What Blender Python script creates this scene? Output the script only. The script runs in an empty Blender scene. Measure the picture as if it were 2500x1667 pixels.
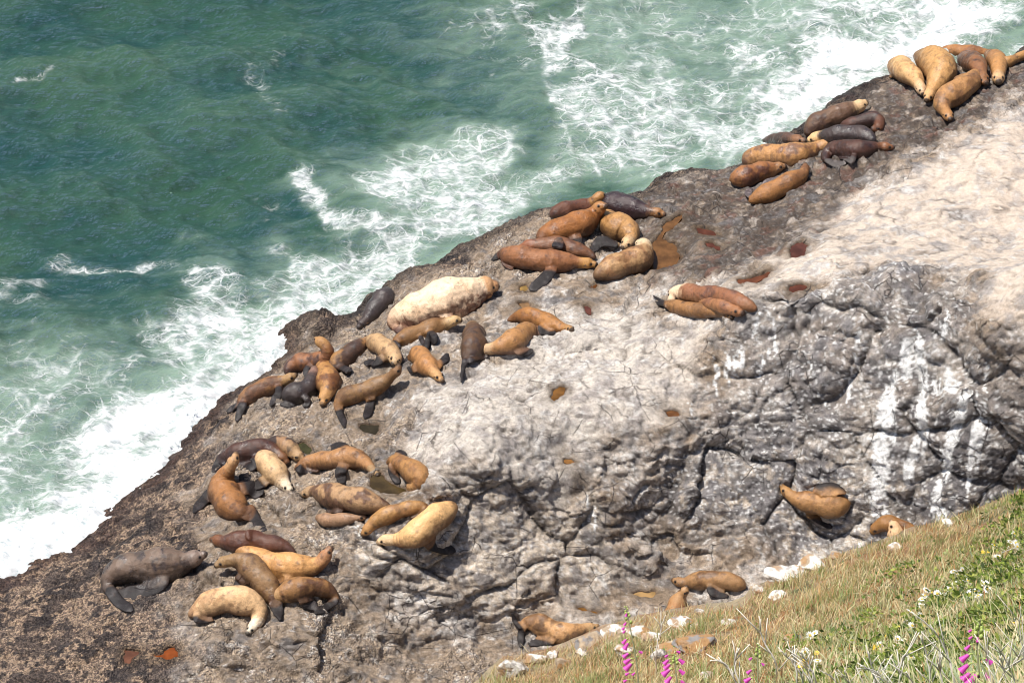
import bpy, bmesh, math, random
import numpy as np
from mathutils import Vector
random.seed(7)
RNG = np.random.default_rng(11)
scene = bpy.context.scene
C = scene.collection

# ------------------------------------------------------------------ camera
CAM_Z = 57.0
PITCH = math.radians(42.0)
LENS = 105.0
camd = bpy.data.cameras.new('camera'); cam = bpy.data.objects.new('camera', camd); C.objects.link(cam)
camd.lens = LENS; camd.sensor_width = 36.0; camd.clip_start = 0.5; camd.clip_end = 12000
cam.location = (0, 0, CAM_Z); cam.rotation_euler = (math.pi/2 - PITCH, 0, 0)
scene.camera = cam

# ------------------------------------------------------------------ sky and sun
SUN = Vector((-0.36, 0.07, 0.925)).normalized()
w = bpy.data.worlds.new('World'); scene.world = w; w.use_nodes = True
nt = w.node_tree; bg = nt.nodes['Background']
sky = nt.nodes.new('ShaderNodeTexSky'); sky.sky_type = 'NISHITA'; sky.sun_disc = False
sky.sun_elevation = math.asin(SUN.z); sky.sun_rotation = math.atan2(SUN.x, SUN.y)
sky.air_density = 1.0; sky.dust_density = 1.2
nt.links.new(sky.outputs[0], bg.inputs[0]); bg.inputs[1].default_value = 0.105
sd = bpy.data.lights.new('sun', 'SUN'); sd.energy = 5.0; sd.angle = math.radians(0.5); sd.color = (1.0, 0.95, 0.86)
so = bpy.data.objects.new('sun', sd); C.objects.link(so); so.location = (-40, 20, 90)
so.rotation_euler = SUN.to_track_quat('Z', 'Y').to_euler()
scene.view_settings.view_transform = 'Standard'; scene.view_settings.look = 'None'
scene.view_settings.exposure = 0.34; scene.view_settings.gamma = 1.0
scene.cycles.pixel_filter_type = 'BLACKMAN_HARRIS'; scene.cycles.filter_width = 1.0

# ------------------------------------------------------------------ maths: photo pixel <-> place
FPX = 2500 * LENS / 36.0
CP, SP = math.cos(PITCH), math.sin(PITCH)
def raydir(u, v):
    u = np.asarray(u, float); v = np.asarray(v, float)
    a = (u - 1250) / FPX; b = -(v - 833.5) / FPX
    return np.stack([a, CP + b*SP, -SP + b*CP], -1)          # not normalised: depth along the view = t
def at_z(u, v, z):
    d = raydir(u, v); t = (z - CAM_Z) / d[..., 2]
    return d * t[..., None] + np.array([0, 0, CAM_Z])
def at_depth(u, v, t):
    return raydir(u, v) * np.asarray(t, float)[..., None] + np.array([0, 0, CAM_Z])

def _hash(ix, iy, iz, k):
    with np.errstate(over='ignore'):
        h = (ix.astype(np.int64)*73856093) ^ (iy.astype(np.int64)*19349663) ^ (iz.astype(np.int64)*83492791) ^ (k*2654435761 & 0x7fffffff)
        h = (h ^ (h >> 13)) * 1274126177 & 0x7fffffffffff
        h = h ^ (h >> 16)
    return (h & 0xffff).astype(np.float32) / 65535.0
def perlin(P, k=0):
    P = np.asarray(P, np.float32)
    I = np.floor(P).astype(np.int32); F = P - I
    W = F*F*F*(F*(F*6-15)+10)
    out = 0
    for dx in (0, 1):
        wx = W[:, 0] if dx else 1-W[:, 0]
        for dy in (0, 1):
            wy = W[:, 1] if dy else 1-W[:, 1]
            for dz in (0, 1):
                wz = W[:, 2] if dz else 1-W[:, 2]
                a = _hash(I[:, 0]+dx, I[:, 1]+dy, I[:, 2]+dz, k) * 6.2832
                c = _hash(I[:, 0]+dx, I[:, 1]+dy, I[:, 2]+dz, k+77) * 2 - 1
                s = np.sqrt(np.maximum(0, 1-c*c))
                g = (F[:, 0]-dx)*s*np.cos(a) + (F[:, 1]-dy)*s*np.sin(a) + (F[:, 2]-dz)*c
                out = out + wx*wy*wz*g
    return out * 1.5
def fbm(P, oct=4, k=0, gain=.5, ridged=False):
    s = 0; a = 1; n = 0
    P = np.asarray(P, np.float32)
    for o in range(oct):
        q = perlin(P * (2.03**o) + 17.3*o, k+o*5)
        if ridged: q = 1 - 2*np.abs(q)
        s = s + a*q; n += a; a *= gain
    return s / n
def worley(P, k=0):
    P = np.asarray(P, np.float32)
    I = np.floor(P).astype(np.int32); F = P - I
    f1 = np.full(len(P), 9., np.float32); f2 = f1.copy(); cid = np.zeros(len(P), np.float32)
    for dx in (-1, 0, 1):
        for dy in (-1, 0, 1):
            for dz in (-1, 0, 1):
                X, Y, Z = I[:, 0]+dx, I[:, 1]+dy, I[:, 2]+dz
                ex = dx + _hash(X, Y, Z, k+1) - F[:, 0]
                ey = dy + _hash(X, Y, Z, k+2) - F[:, 1]
                ez = dz + _hash(X, Y, Z, k+3) - F[:, 2]
                d = np.sqrt(ex*ex+ey*ey+ez*ez)
                n = d < f1
                f2 = np.where(n, f1, np.minimum(f2, d)); 
                cid = np.where(n, _hash(X, Y, Z, k+4), cid)
                f1 = np.where(n, d, f1)
    return f1, f2, cid
def facets(P, k=0):
    """flat randomly tilted faces with sharp steps between them, as broken stone has"""
    P = np.asarray(P, np.float32)
    I = np.floor(P).astype(np.int32); F = P - I
    f1 = np.full(len(P), 9., np.float32); f2 = f1.copy(); h = np.zeros(len(P), np.float32)
    for dx in (-1, 0, 1):
        for dy in (-1, 0, 1):
            for dz in (-1, 0, 1):
                X, Y, Z = I[:, 0]+dx, I[:, 1]+dy, I[:, 2]+dz
                ex = dx + _hash(X, Y, Z, k+1) - F[:, 0]; ey = dy + _hash(X, Y, Z, k+2) - F[:, 1]; ez = dz + _hash(X, Y, Z, k+3) - F[:, 2]
                d = np.sqrt(ex*ex+ey*ey+ez*ez); n = d < f1
                hh = (_hash(X, Y, Z, k+4)-.5) + ex*(_hash(X, Y, Z, k+5)-.5)*1.6 + ey*(_hash(X, Y, Z, k+6)-.5)*1.6 + ez*(_hash(X, Y, Z, k+7)-.5)*1.2
                f2 = np.where(n, f1, np.minimum(f2, d)); h = np.where(n, hh, h); f1 = np.where(n, d, f1)
    return h, f2-f1
def sstep(a, b, x):
    t = np.clip((x-a)/(b-a), 0, 1); return t*t*(3-2*t)
def noise2(x, y, s, k=0, oct=3):
    return fbm(np.stack([x*s, y*s, np.full_like(x, 3.3+k)], -1), oct, k)

def mesh_np(name, V, F4, smooth=True):
    """V (n,3), F4 (m,4) quads or (m,3)"""
    me = bpy.data.meshes.new(name)
    V = np.ascontiguousarray(V, np.float32); F4 = np.ascontiguousarray(F4, np.int32)
    m, k = F4.shape
    me.vertices.add(len(V)); me.vertices.foreach_set('co', V.ravel())
    me.loops.add(m*k); me.loops.foreach_set('vertex_index', F4.ravel())
    me.polygons.add(m); me.polygons.foreach_set('loop_start', np.arange(0, m*k, k, dtype=np.int32))
    try: me.polygons.foreach_set('loop_total', np.full(m, k, np.int32))
    except Exception: pass
    me.polygons.foreach_set('use_smooth', np.full(m, smooth, bool))
    me.update(); me.validate()
    return me
def set_col(me, name, A):
    A = np.asarray(A, np.float32)
    at = me.attributes.new(name, 'FLOAT_COLOR', 'POINT')
    if A.shape[1] == 3: A = np.concatenate([A, np.ones((len(A), 1), np.float32)], 1)
    at.data.foreach_set('color', np.ascontiguousarray(A).ravel())
def link(name, me, mat=None, parent=None, loc=None):
    o = bpy.data.objects.new(name, me); C.objects.link(o)
    if mat: me.materials.append(mat)
    if parent: o.parent = parent
    if loc is not None: o.location = loc
    return o
def tag(o, label=None, cat=None, group=None, kind=None):
    if label: o['label'] = label
    if cat: o['category'] = cat
    if group: o['group'] = group
    if kind: o['kind'] = kind
    return o
def gridfaces(nr, nc):
    i = np.arange(nr-1)[:, None]*nc + np.arange(nc-1)[None]
    return np.stack([i, i+1, i+nc+1, i+nc], -1).reshape(-1, 4)

class NB:
    """small helper for node materials"""
    def __init__(s, name):
        s.m = bpy.data.materials.new(name); s.m.use_nodes = True
        s.t = s.m.node_tree; s.p = s.t.nodes['Principled BSDF']; s.out = s.t.nodes['Material Output']
    def n(s, typ, **kw):
        x = s.t.nodes.new('ShaderNode'+typ)
        for a, b in kw.items(): setattr(x, a, b)
        return x
    def l(s, a, b): s.t.links.new(a, b)
    def val(s, x, sock):
        if isinstance(x, (int, float)): sock.default_value = x
        elif isinstance(x, (tuple, list)): sock.default_value = tuple(x) + ((1,) if len(x) == 3 and sock.type == 'RGBA' else ())
        else: s.l(x, sock)
    def math(s, op, a, b=0.0, clamp=False):
        x = s.n('Math', operation=op, use_clamp=clamp); s.val(a, x.inputs[0]); s.val(b, x.inputs[1]); return x.outputs[0]
    def mix(s, f, a, b, blend='MIX'):
        x = s.n('Mix', data_type='RGBA', blend_type=blend); s.val(f, x.inputs[0]); s.val(a, x.inputs[6]); s.val(b, x.inputs[7]); return x.outputs[2]
    def attr(s, name):
        x = s.n('Attribute'); x.attribute_name = name; return x
    def sep(s, v):
        x = s.n('SeparateColor'); s.l(v, x.inputs[0]); return x.outputs
    def noise(s, scale, detail=4, rough=.55, vec=None, dist=0):
        x = s.n('TexNoise'); x.inputs['Scale'].default_value = scale; x.inputs['Detail'].default_value = detail
        x.inputs['Roughness'].default_value = rough; x.inputs['Distortion'].default_value = dist
        if vec is not None: s.l(vec, x.inputs['Vector'])
        return x.outputs[0]
    def voro(s, scale, feat='F1', vec=None, rand=1.0):
        x = s.n('TexVoronoi', feature=feat); x.inputs['Scale'].default_value = scale; x.inputs['Randomness'].default_value = rand
        if vec is not None: s.l(vec, x.inputs['Vector'])
        return x
    def ramp(s, f, stops):
        x = s.n('ValToRGB'); r = x.color_ramp
        while len(r.elements) < len(stops): r.elements.new(.5)
        for e, (p, c) in zip(r.elements, stops):
            e.position = p; e.color = (c, c, c, 1) if isinstance(c, (int, float)) else tuple(c)+(1,)
        s.val(f, x.inputs[0]); return x.outputs[0]
    def mrange(s, f, a, b, c=0., d=1.):
        x = s.n('MapRange', interpolation_type='SMOOTHSTEP'); s.val(f, x.inputs[0])
        for i, q in enumerate((a, b, c, d)): x.inputs[i+1].default_value = q
        return x.outputs[0]
    def bump(s, h, strength, dist, normal=None):
        x = s.n('Bump'); x.inputs['Strength'].default_value = strength; x.inputs['Distance'].default_value = dist
        s.l(h, x.inputs['Height'])
        if normal is not None: s.l(normal, x.inputs['Normal'])
        return x.outputs[0]
    def pos(s): return s.n('NewGeometry').outputs['Position']
    def objc(s): return s.n('TexCoord').outputs['Object']
# ------------------------------------------------------------------ the rock shore: large shape
SHORE = np.array([(-900,1900,0.1),(-400,1640,0.1),(-150,1470,.1),(0,1382,.1),(100,1335,.1),(165,1308,.1),(250,1245,.1),(330,1180,.12),(415,1100,.15),(480,1020,.2),(530,965,.3),
 (574,946,.35),(638,909,.35),(668,880,.3),(678,812,.3),(705,797,.35),(780,765,.6),(868,752,.7),(885,733,.8),(978,659,1.0),(1080,620,1.1),(1170,574,1.2),(1260,525,1.2),
 (1350,494,1.3),(1460,468,1.2),(1573,452,1.1),(1600,425,1.1),(1637,409,1.1),(1730,404,1.2),(1807,388,1.2),(1850,350,1.3),(1966,282,1.4),(2060,225,1.6),(2110,195,1.7),(2168,168,1.8),
 (2260,150,1.9),(2330,142,2.0),(2430,138,2.1),(2500,112,2.1),(2700,30,2.2),(3100,-140,2.3)], float)
LAND = np.array([(-300,1800,1.5),(0,1600,1.3),(200,1450,1.1),(350,1400,1.5),(0,1780,1.8),(500,1300,1.7),(400,1650,1.8),(600,1500,1.9),(560,1150,1.5),(700,1250,2.1),
 (800,1000,2.0),(620,990,1.2),(900,1150,2.5),(1000,1000,2.8),(900,850,1.8),(1050,740,2.0),(1200,620,1.9),(1150,800,2.5),(1300,680,2.3),(1450,560,1.8),(1400,900,3.3),(1350,780,2.7),
 (1600,700,3.0),(1650,850,3.8),(1700,560,2.5),(1800,480,2.2),(2000,400,2.5),(2000,560,3.8),(1300,1050,3.6),(1500,1050,3.5),(1200,1150,3.5),(2200,450,4.0),(2300,300,3.0),
 (2400,400,4.4),(2450,650,6.2),(2100,660,5.8),(1950,740,5.3),(2300,750,6.6),(2500,850,7.2),(2900,900,8),(2900,500,6),(1800,800,4.6),(1850,1000,3.2),(1900,1200,1.9),(2050,1100,2.9),
 (2100,900,4.8),(2200,1150,3.0),(2400,1050,4.8),(2400,1200,3.2),(2800,1150,4.5),(2200,1320,1.4),(2050,1300,1.2),(2550,1370,1.8),(1600,1150,2.6),(1600,1300,1.1),(1700,1400,.7),
 (1500,1420,.7),(1250,1250,2.4),(1250,1400,1.2),(1350,1500,.5),(1150,1500,.7),(1050,1300,2.8),(1000,1420,1.7),(900,1350,2.4),(950,1550,1.1),(850,1500,1.6),(1200,1650,.5),
 (1000,1780,.7),(1600,1600,.4),(2000,1500,.6),(700,1650,1.6),(1400,1800,.3),(2500,1600,.8),(-300,1650,.9)], float)
def to_xyz(A): return at_z(A[:, 0], A[:, 1], A[:, 2])
CT = np.concatenate([to_xyz(LAND), to_xyz(SHORE[1:])])
def tps_fit(X, z, lam=.02):
    d = np.linalg.norm(X[:, None]-X[None], axis=-1)
    K = np.where(d > 0, d*d*np.log(d+1e-9), 0) + lam*np.eye(len(X))
    Pm = np.concatenate([np.ones((len(X), 1)), X], 1)
    A = np.block([[K, Pm], [Pm.T, np.zeros((3, 3))]])
    return np.linalg.solve(A, np.concatenate([z, np.zeros(3)]))
TW = tps_fit(CT[:, :2], CT[:, 2])
def tps(x, y):
    s = TW[-3] + TW[-2]*x + TW[-1]*y
    for (cx, cy), wgt in zip(CT[:, :2], TW[:-3]):
        r2 = (x-cx)**2 + (y-cy)**2 + 1e-9
        s = s + wgt*.5*r2*np.log(r2)
    return s
SH = to_xyz(SHORE)
def shore_dist(x, y, SHX=None):
    """signed distance to the shore line, positive on land"""
    L = SH if SHX is None else SHX
    best = np.full(x.shape, 1e9); 
    for a, b in zip(L[:-1, :2], L[1:, :2]):
        e = b-a; l2 = e@e
        t = np.clip(((x-a[0])*e[0]+(y-a[1])*e[1])/l2, 0, 1)
        best = np.minimum(best, (x-a[0]-t*e[0])**2+(y-a[1]-t*e[1])**2)
    ys = np.interp(x, L[:, 0], L[:, 1])
    return np.sqrt(best)*np.where(y < ys, 1, -1)
def macro0(x, y):
    d = shore_dist(x, y)
    z = np.clip(tps(x, y), -.5, 9)
    z = z - .22*np.exp(-np.maximum(d, 0)/.35)
    return np.where(d < 0, z - 1.25*np.abs(d), z)
# coarse raster of it for fast look-ups
GX = np.arange(-28, 33, .2); GY = np.arange(36, 104, .2)
_gx, _gy = np.meshgrid(GX, GY)
GZ = macro0(_gx.ravel(), _gy.ravel()).reshape(_gx.shape)
def bil(G, gx0, gy0, st, x, y):
    fx = np.clip((x-gx0)/st, 0, G.shape[1]-1.001); fy = np.clip((y-gy0)/st, 0, G.shape[0]-1.001)
    i = fx.astype(int); j = fy.astype(int); a = fx-i; b = fy-j
    return (G[j, i]*(1-a)+G[j, i+1]*a)*(1-b) + (G[j+1, i]*(1-a)+G[j+1, i+1]*a)*b
def H0(x, y): return bil(GZ, GX[0], GY[0], .2, x, y)
def hit(u, v, H=None, h=0.0, tmin=60.):
    """where the sight line of photo pixel (u,v) meets the ground raised by h"""
    H = H or H0
    d = raydir(float(u), float(v)); t = np.arange(tmin, 108, .05)
    P = d[None]*t[:, None]; z = P[:, 2]+CAM_Z
    f = z - np.maximum(H(P[:, 0], P[:, 1]), -.3) - h
    k = np.argmax(f < 0)
    if k == 0: k = len(t)-1
    tt = t[k-1] + .05*f[k-1]/(f[k-1]-f[k]+1e-9)
    p = d*tt; p[2] += CAM_Z
    return p, tt
def px_poly(pts): return np.array([hit(u, v)[0][:2] for u, v in pts])
def in_poly(Q, x, y):
    c = np.zeros(x.shape, bool); n = len(Q)
    for i in range(n):
        (x1, y1), (x2, y2) = Q[i], Q[(i+1) % n]
        c ^= ((y1 > y) != (y2 > y)) & (x < (x2-x1)*(y-y1)/(y2-y1+1e-12)+x1)
    return c
def poly_sd(Q, x, y):
    best = np.full(x.shape, 1e9)
    for i in range(len(Q)):
        a = Q[i]; e = Q[(i+1) % len(Q)]-a
        t = np.clip(((x-a[0])*e[0]+(y-a[1])*e[1])/(e@e+1e-12), 0, 1)
        best = np.minimum(best, (x-a[0]-t*e[0])**2+(y-a[1]-t*e[1])**2)
    return np.sqrt(best)*np.where(in_poly(Q, x, y), 1, -1)

# tide pools: outline in photo pixels, colour of the still water
POOLS = [
 ('bright orange tide pool among barnacles beside the grey rock edge', [(376,1600),(398,1592),(420,1580),(430,1577),(434,1595),(438,1603),(420,1612),(402,1614),(384,1608)], (.30,.075,.015)),
 ('dull red brown tide pool among barnacles, left of the bright orange one', [(305,1588),(322,1588),(340,1590),(338,1598),(322,1606),(318,1620),(306,1618),(300,1604)], (.20,.085,.05)),
 ('large brown tide pool beside the curled golden sea lion', [(1585,612),(1592,590),(1616,562),(1625,545),(1668,521),(1664,535),(1645,560),(1622,572),(1618,584),(1640,594),(1652,603),(1658,625),(1652,648),(1630,655),(1590,665),(1588,640)], (.20,.095,.035)),
 ('small dark olive pool below the sea lion with raised head', [(870,1036),(890,1033),(905,1037),(925,1036),(926,1052),(915,1061),(895,1056),(878,1050)], (.045,.035,.018)),
 ('olive brown pool between the two rock blocks and curled sea lion', [(905,1170),(925,1156),(945,1168),(955,1182),(985,1190),(992,1200),(975,1208),(950,1206),(930,1205),(908,1188)], (.09,.06,.025)),
 ('green pool behind the dark brown sea lions', [(727,1083),(740,1081),(760,1092),(764,1102),(752,1108),(736,1104),(728,1094)], (.07,.065,.025)),
 ('pale tan pool on the flat ledge below the white boulder', [(1546,1450),(1560,1444),(1600,1445),(1605,1452),(1590,1458),(1562,1456)], (.42,.26,.11)),
 ('dark amber pool in the cleft above the spotted sea lion', [(1412,1486),(1424,1479),(1440,1487),(1462,1497),(1440,1497),(1424,1493)], (.20,.09,.02)),
 ('ochre pool in the plateau crevice', [(1346,972),(1352,955),(1366,945),(1378,948),(1376,964),(1362,972),(1352,980)], (.22,.10,.025)),
 ('rusty pool at the base of the pale plateau', [(1628,1006),(1642,1000),(1660,1004),(1655,1016),(1634,1017)], (.22,.09,.03)),
 ('small tan pool below the flipper of the long brown sea lion', [(1264,700),(1284,697),(1290,704),(1284,714),(1266,714)], (.36,.22,.07)),
 ('small amber pool below the curled golden sea lion', [(1443,694),(1458,690),(1466,698),(1455,705),(1443,703)], (.18,.07,.025)),
 ('reddish pool streak right of the large brown pool', [(1700,556),(1714,559),(1740,565),(1754,576),(1738,578),(1704,572)], (.16,.055,.03)),
 ('reddish pool streak on the bench under its neighbour', [(1724,594),(1745,595),(1758,604),(1756,612),(1744,606),(1728,602)], (.15,.05,.03)),
 ('dark red pool above the pair of resting sea lions', [(1800,683),(1830,680),(1860,672),(1880,660),(1872,676),(1845,690),(1805,692)], (.17,.06,.028)),
 ('dark red pool at the edge of the cream slope', [(1924,700),(1950,696),(1972,698),(1960,708),(1940,712),(1926,718)], (.15,.05,.028)),
 ('maroon pool hollow left of the pair of sea lions', [(1421,745),(1438,743),(1446,752),(1442,768),(1432,764)], (.14,.05,.035)),
 ('red brown pool on the dark bench below the far group', [(1935,600),(1960,588),(1972,600),(1962,625),(1935,630),(1925,618)], (.13,.05,.035)),
 ('tan pool in the flagstones left of the small one', [(1268,742),(1290,738),(1296,750),(1280,757)], (.30,.17,.08)),
 ('small orange pool under the hollow ledge', [(1376,1120),(1396,1121),(1404,1128),(1390,1134),(1378,1128)], (.30,.14,.04)),
]
POOLW = []
for lab, pts, col in POOLS:
    Q = px_poly(pts); c = Q.mean(0); zc = float(H0(Q[:, 0], Q[:, 1]).mean())
    zc = zc - .02
    Q = at_z(np.array([p[0] for p in pts], float), np.array([p[1] for p in pts], float), zc)[:, :2]
    POOLW.append((lab, Q, zc, col))
# humps and hollows: (u, v, half width px, half height px, rise in metres)
HUMPS = [(760,800,70,26,.45),(620,905,26,8,.35),(1850,770,85,50,.55),(1960,770,60,40,.35),(2060,760,90,60,.5),(2200,690,60,40,.5),(2300,760,60,55,.55),(2400,850,60,50,.45),
 (1240,850,110,24,.35),(1400,845,60,22,.35),(1260,1190,130,60,.3),(1600,1380,50,24,.35),(1545,1350,36,24,.3),(1150,1450,80,50,.35),(1000,1375,90,50,.3),(1340,1400,70,60,.35),
 (1230,1430,70,60,.3),(540,1590,70,45,.18),(700,1560,80,40,.2),(1980,900,90,70,.4),(2130,930,70,60,-.2),(2000,1080,80,50,.4),(2200,1050,80,60,.4),(2350,1010,60,60,.5),
 (900,1110,55,14,.22),(860,1130,60,30,.15),(1900,1140,90,30,.35),(1700,1250,70,50,.4),(1500,1230,60,50,.35),(700,1240,90,18,.15),(2250,830,90,60,.45),(560,1180,80,30,.1)]
HW = []
for u, v, a, b, r in HUMPS:
    c, _ = hit(u, v); cx, _ = hit(u+a, v); cy, _ = hit(u, v+b)
    M = np.linalg.inv(np.stack([(cx-c)[:2], (cy-c)[:2]], 1)); HW.append((c[:2], M, r))
def humps(x, y):
    s = 0
    for c, M, r in HW:
        dx, dy = x-c[0], y-c[1]
        q = (M[0, 0]*dx+M[0, 1]*dy)**2+(M[1, 0]*dx+M[1, 1]*dy)**2
        s = s + r*np.exp(-1.1*q*q)
    return s
GZ = GZ + humps(_gx.ravel(), _gy.ravel()).reshape(GZ.shape)

# ------------------------------------------------------------------ the rock shore: fine mesh
xs = np.arange(-25.5, 30.0, .05)
NR = 900
yfar = np.interp(xs, SH[:, 0], SH[:, 1]) + 2.2
_k = np.ones(61)/61; yfar = np.convolve(np.pad(yfar, 30, 'edge'), _k, 'valid')
yd = np.linspace(0, 1, 700)
Yd = yfar[None]*(1-yd[:, None]) + 43.0*yd[:, None]
Zd = H0(np.broadcast_to(xs[None], Yd.shape).ravel(), Yd.ravel()).reshape(Yd.shape)
S = np.concatenate([np.zeros((1, len(xs))), np.cumsum(np.hypot(np.diff(Yd, axis=0), np.diff(Zd, axis=0)), 0)])
Smean = S.copy(); k = 41
for _ in range(2):       # neighbouring columns share nearly the same spacing
    pad = np.pad(Smean/Smean[-1], ((0, 0), (k//2, k//2)), 'edge'); cs = np.cumsum(np.pad(pad, ((0, 0), (1, 0))), 1)
    Smean = (cs[:, k:]-cs[:, :-k])/k
tt = np.linspace(0, 1, NR)
Y = np.stack([np.interp(tt, Smean[:, j], Yd[:, j]) for j in range(len(xs))], 1)
X = np.broadcast_to(xs[None], Y.shape).copy()
x = X.ravel(); y = Y.ravel()
# bicubic-ish smoothing of the raster look-up is unnecessary: noise hides it
z = H0(x, y)
dsh = shore_dist(x, y)
def norms(X, Y, Z):
    P = np.stack([X, Y, Z], -1); du = np.gradient(P, axis=1); dv = np.gradient(P, axis=0)
    n = np.cross(dv, du); n /= np.linalg.norm(n, axis=-1, keepdims=True)+1e-9
    return np.where(n[..., 2:3] < 0, -n, n)
N = norms(X, Y, z.reshape(X.shape)).reshape(-1, 3)
P = np.stack([x, y, z], -1)
# regions (outlines traced on the photo, carried onto the rock)
R_CREAM = px_poly([(2560,230),(2400,330),(2200,440),(2040,500),(1960,600),(1860,660),(1760,745),(1640,790),(1480,760),(1330,770),(1200,900),(1080,960),(1010,1060),(1080,1130),(1240,1190),(1420,1180),(1560,1120),(1690,980),(1740,860),(1790,740),(1880,715),(2000,665),(2140,630),(2300,640),(2380,700),(2440,800),(2480,960),(2700,980),(2750,300)])
R_BENCH = px_poly([(1500,500),(1620,440),(1780,420),(1860,330),(2100,200),(2200,160),(2560,120),(2560,200),(2400,280),(2300,330),(2160,400),(2060,480),(1960,590),(1830,660),(1700,690),(1580,690),(1500,640),(1560,560)])
R_BARN = px_poly([(-500,1700),(-60,1360),(160,1290),(420,1080),(560,930),(700,770),(860,730),(1000,640),(1140,570),(1120,640),(960,690),(880,790),(800,810),(680,820),(650,900),(560,1010),(520,1100),(480,1250),(470,1400),(400,1500),(440,1600),(450,1667),(500,1900),(-500,1900)])
R_DARK = px_poly([(1780,760),(1880,735),(2000,690),(2150,650),(2270,660),(2330,760),(2440,860),(2470,980),(2560,1000),(2600,1300),(2300,1350),(2000,1350),(1880,1330),(1650,1270),(1540,1200),(1640,1120),(1760,1000),(1800,900)])
R_FACE2 = px_poly([(860,1360),(1060,1280),(1120,1210),(1290,1200),(1420,1190),(1480,1280),(1520,1400),(1430,1480),(1300,1460),(1220,1500),(1040,1440),(920,1420)])
def reg(Q, x, y, w=.6, wob=.9, s=.5, k=0):
    n = noise2(x, y, s, k, 4)
    return sstep(-w, w, poly_sd(Q, x, y) + wob*n*1.6)
cream = reg(R_CREAM, x, y, .5, 1.0, .6, 1); bench = reg(R_BENCH, x, y, .35, 1.0, .9, 2)
barn = reg(R_BARN, x, y, .6, 1.0, .9, 3); dark = reg(R_DARK, x, y, .35, .8, .6, 4); face2 = reg(R_FACE2, x, y, .35, 1.1, .8, 5)
shorestrip = sstep(1.3, .2, dsh + .5*noise2(x, y, 1.3, 6))
barn = np.maximum(barn, .85*shorestrip*(1-sstep(2.2, 4., z)))
R_GRIT = px_poly([(430,1667),(440,1400),(500,1120),(620,990),(760,800),(900,700),(1150,570),(1400,480),(1520,520),(1480,640),(1280,700),(1120,780),(1000,860),(980,960),(1000,1100),(860,1290),(900,1500),(1300,1600),(1200,1800),(400,1900)])
grit = reg(R_GRIT, x, y, .6, 1.2, .7, 9)*(1-cream)
rough = np.clip(1 - .75*cream, .15, 1)
# boulder bulges with grooves between
warp = np.stack([fbm(P*.6+5, 2, 31), fbm(P*.6+9, 2, 32), fbm(P*.6+13, 2, 33)], -1)
Pw = P + .55*warp
f1, f2, cid = worley(Pw*np.array([.46, .46, .55]), 7)
g1, g2, cid2 = worley(Pw*np.array([1.25, 1.25, 1.4])+40, 17)
bulA = np.clip(np.maximum(dark, face2)*1.0 + .22, 0, 1)
ed1 = f2-f1; ed2 = g2-g1
groove1 = np.exp(-(ed1/.055)**2); groove2 = np.exp(-(ed2/.07)**2)
bulge = (1-np.exp(-ed1/.16)-.6)*.26 + (cid-.5)*.24
bulge2 = (1-np.exp(-ed2/.10)-.6)*.12 + (cid2-.5)*.16
calm = sstep(.7, .1, cream)*.72 + .28
fa1, fe1 = facets(Pw*np.array([.75, .95, 1.2])+11, 27); fa2, fe2 = facets((P+.12*warp)*np.array([1.9, 2.6, 3.0])+5, 37)
fa3, fe3 = facets(P*np.array([4.2, 5.5, 6.0])+25, 47)
calm = np.maximum(calm, .62*sstep(11, 3, x-.25*(y-60)))
disp = .80*bulA*bulge + (.05+.13*bulA)*bulge2*calm + (fa1*.18 + fa2*.085)*(1-.62*bulA)*(.12+.88*calm)*(1-.5*barn) + fa3*.040*(.35+.65*calm)*(1-.4*bulA)
# large and small waviness, ledges
F1n = fbm(P*.45+3, 4, 41); F2n = fbm(P*1.6+8, 4, 42); rid = fbm(P*np.array([.9, 1.5, 2.2])+1, 4, 43, ridged=True)
disp += F1n*.24 + (F2n*.055 + (rid-.3)*.06)*rough*(1-.5*bulA)
lay = z*.9 + F1n*1.2 + x*.05 + .12*y
led = (lay*2.3) % 1.0
ledge = (led - sstep(.78, 1.0, led))            # saw-tooth bedding steps
disp += ledge*.10*np.clip(1-barn*.6, 0, 1)*(.35+.65*calm)
b1, b2, bc = worley(P*7.0, 57)
disp += barn*((.45-b1)*.05 + fbm(P*3.0, 3, 59)*.09)
disp += (1-barn)*fbm(P*6.5, 3, 61)*.05*rough
crackm = (1-barn)*np.maximum(groove1*.9*(.35+.65*bulA), np.maximum(groove2*(.35+.5*(cid > .45))*(.2+.6*bulA), np.exp(-(fe1/.035)**2)*.75*(1-bulA)*(sstep(-.1, .2, fbm(P*.5, 2, 77)))))
disp -= .075*crackm*(1-.6*cream)
disp *= 1 - .8*sstep(.3, -.6, dsh)
Pd = P + N*disp[:, None]
# lay pool basins flat
inpool = np.zeros(len(x)); poolrim = np.zeros(len(x))
for lab, Q, zc, col in POOLW:
    bb = (Pd[:, 0] > Q[:, 0].min()-1) & (Pd[:, 0] < Q[:, 0].max()+1) & (Pd[:, 1] > Q[:, 1].min()-1) & (Pd[:, 1] < Q[:, 1].max()+1)
    ii = np.where(bb)[0]
    if not len(ii): continue
    s = poly_sd(Q, Pd[ii, 0], Pd[ii, 1]) + .16*fbm(Pd[ii]*2.6, 3, 3)
    wgt = sstep(-.55, -.04, s)
    Pd[ii, 2] = Pd[ii, 2]*(1-wgt) + wgt*(zc + .06 + .02*fbm(Pd[ii]*8, 2, 5)) - sstep(-.05, .09, s)*.16
    inpool[ii] = np.maximum(inpool[ii], sstep(-.06, .03, s)); poolrim[ii] = np.maximum(poolrim[ii], sstep(-.45, .0, s)*.9)
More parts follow.
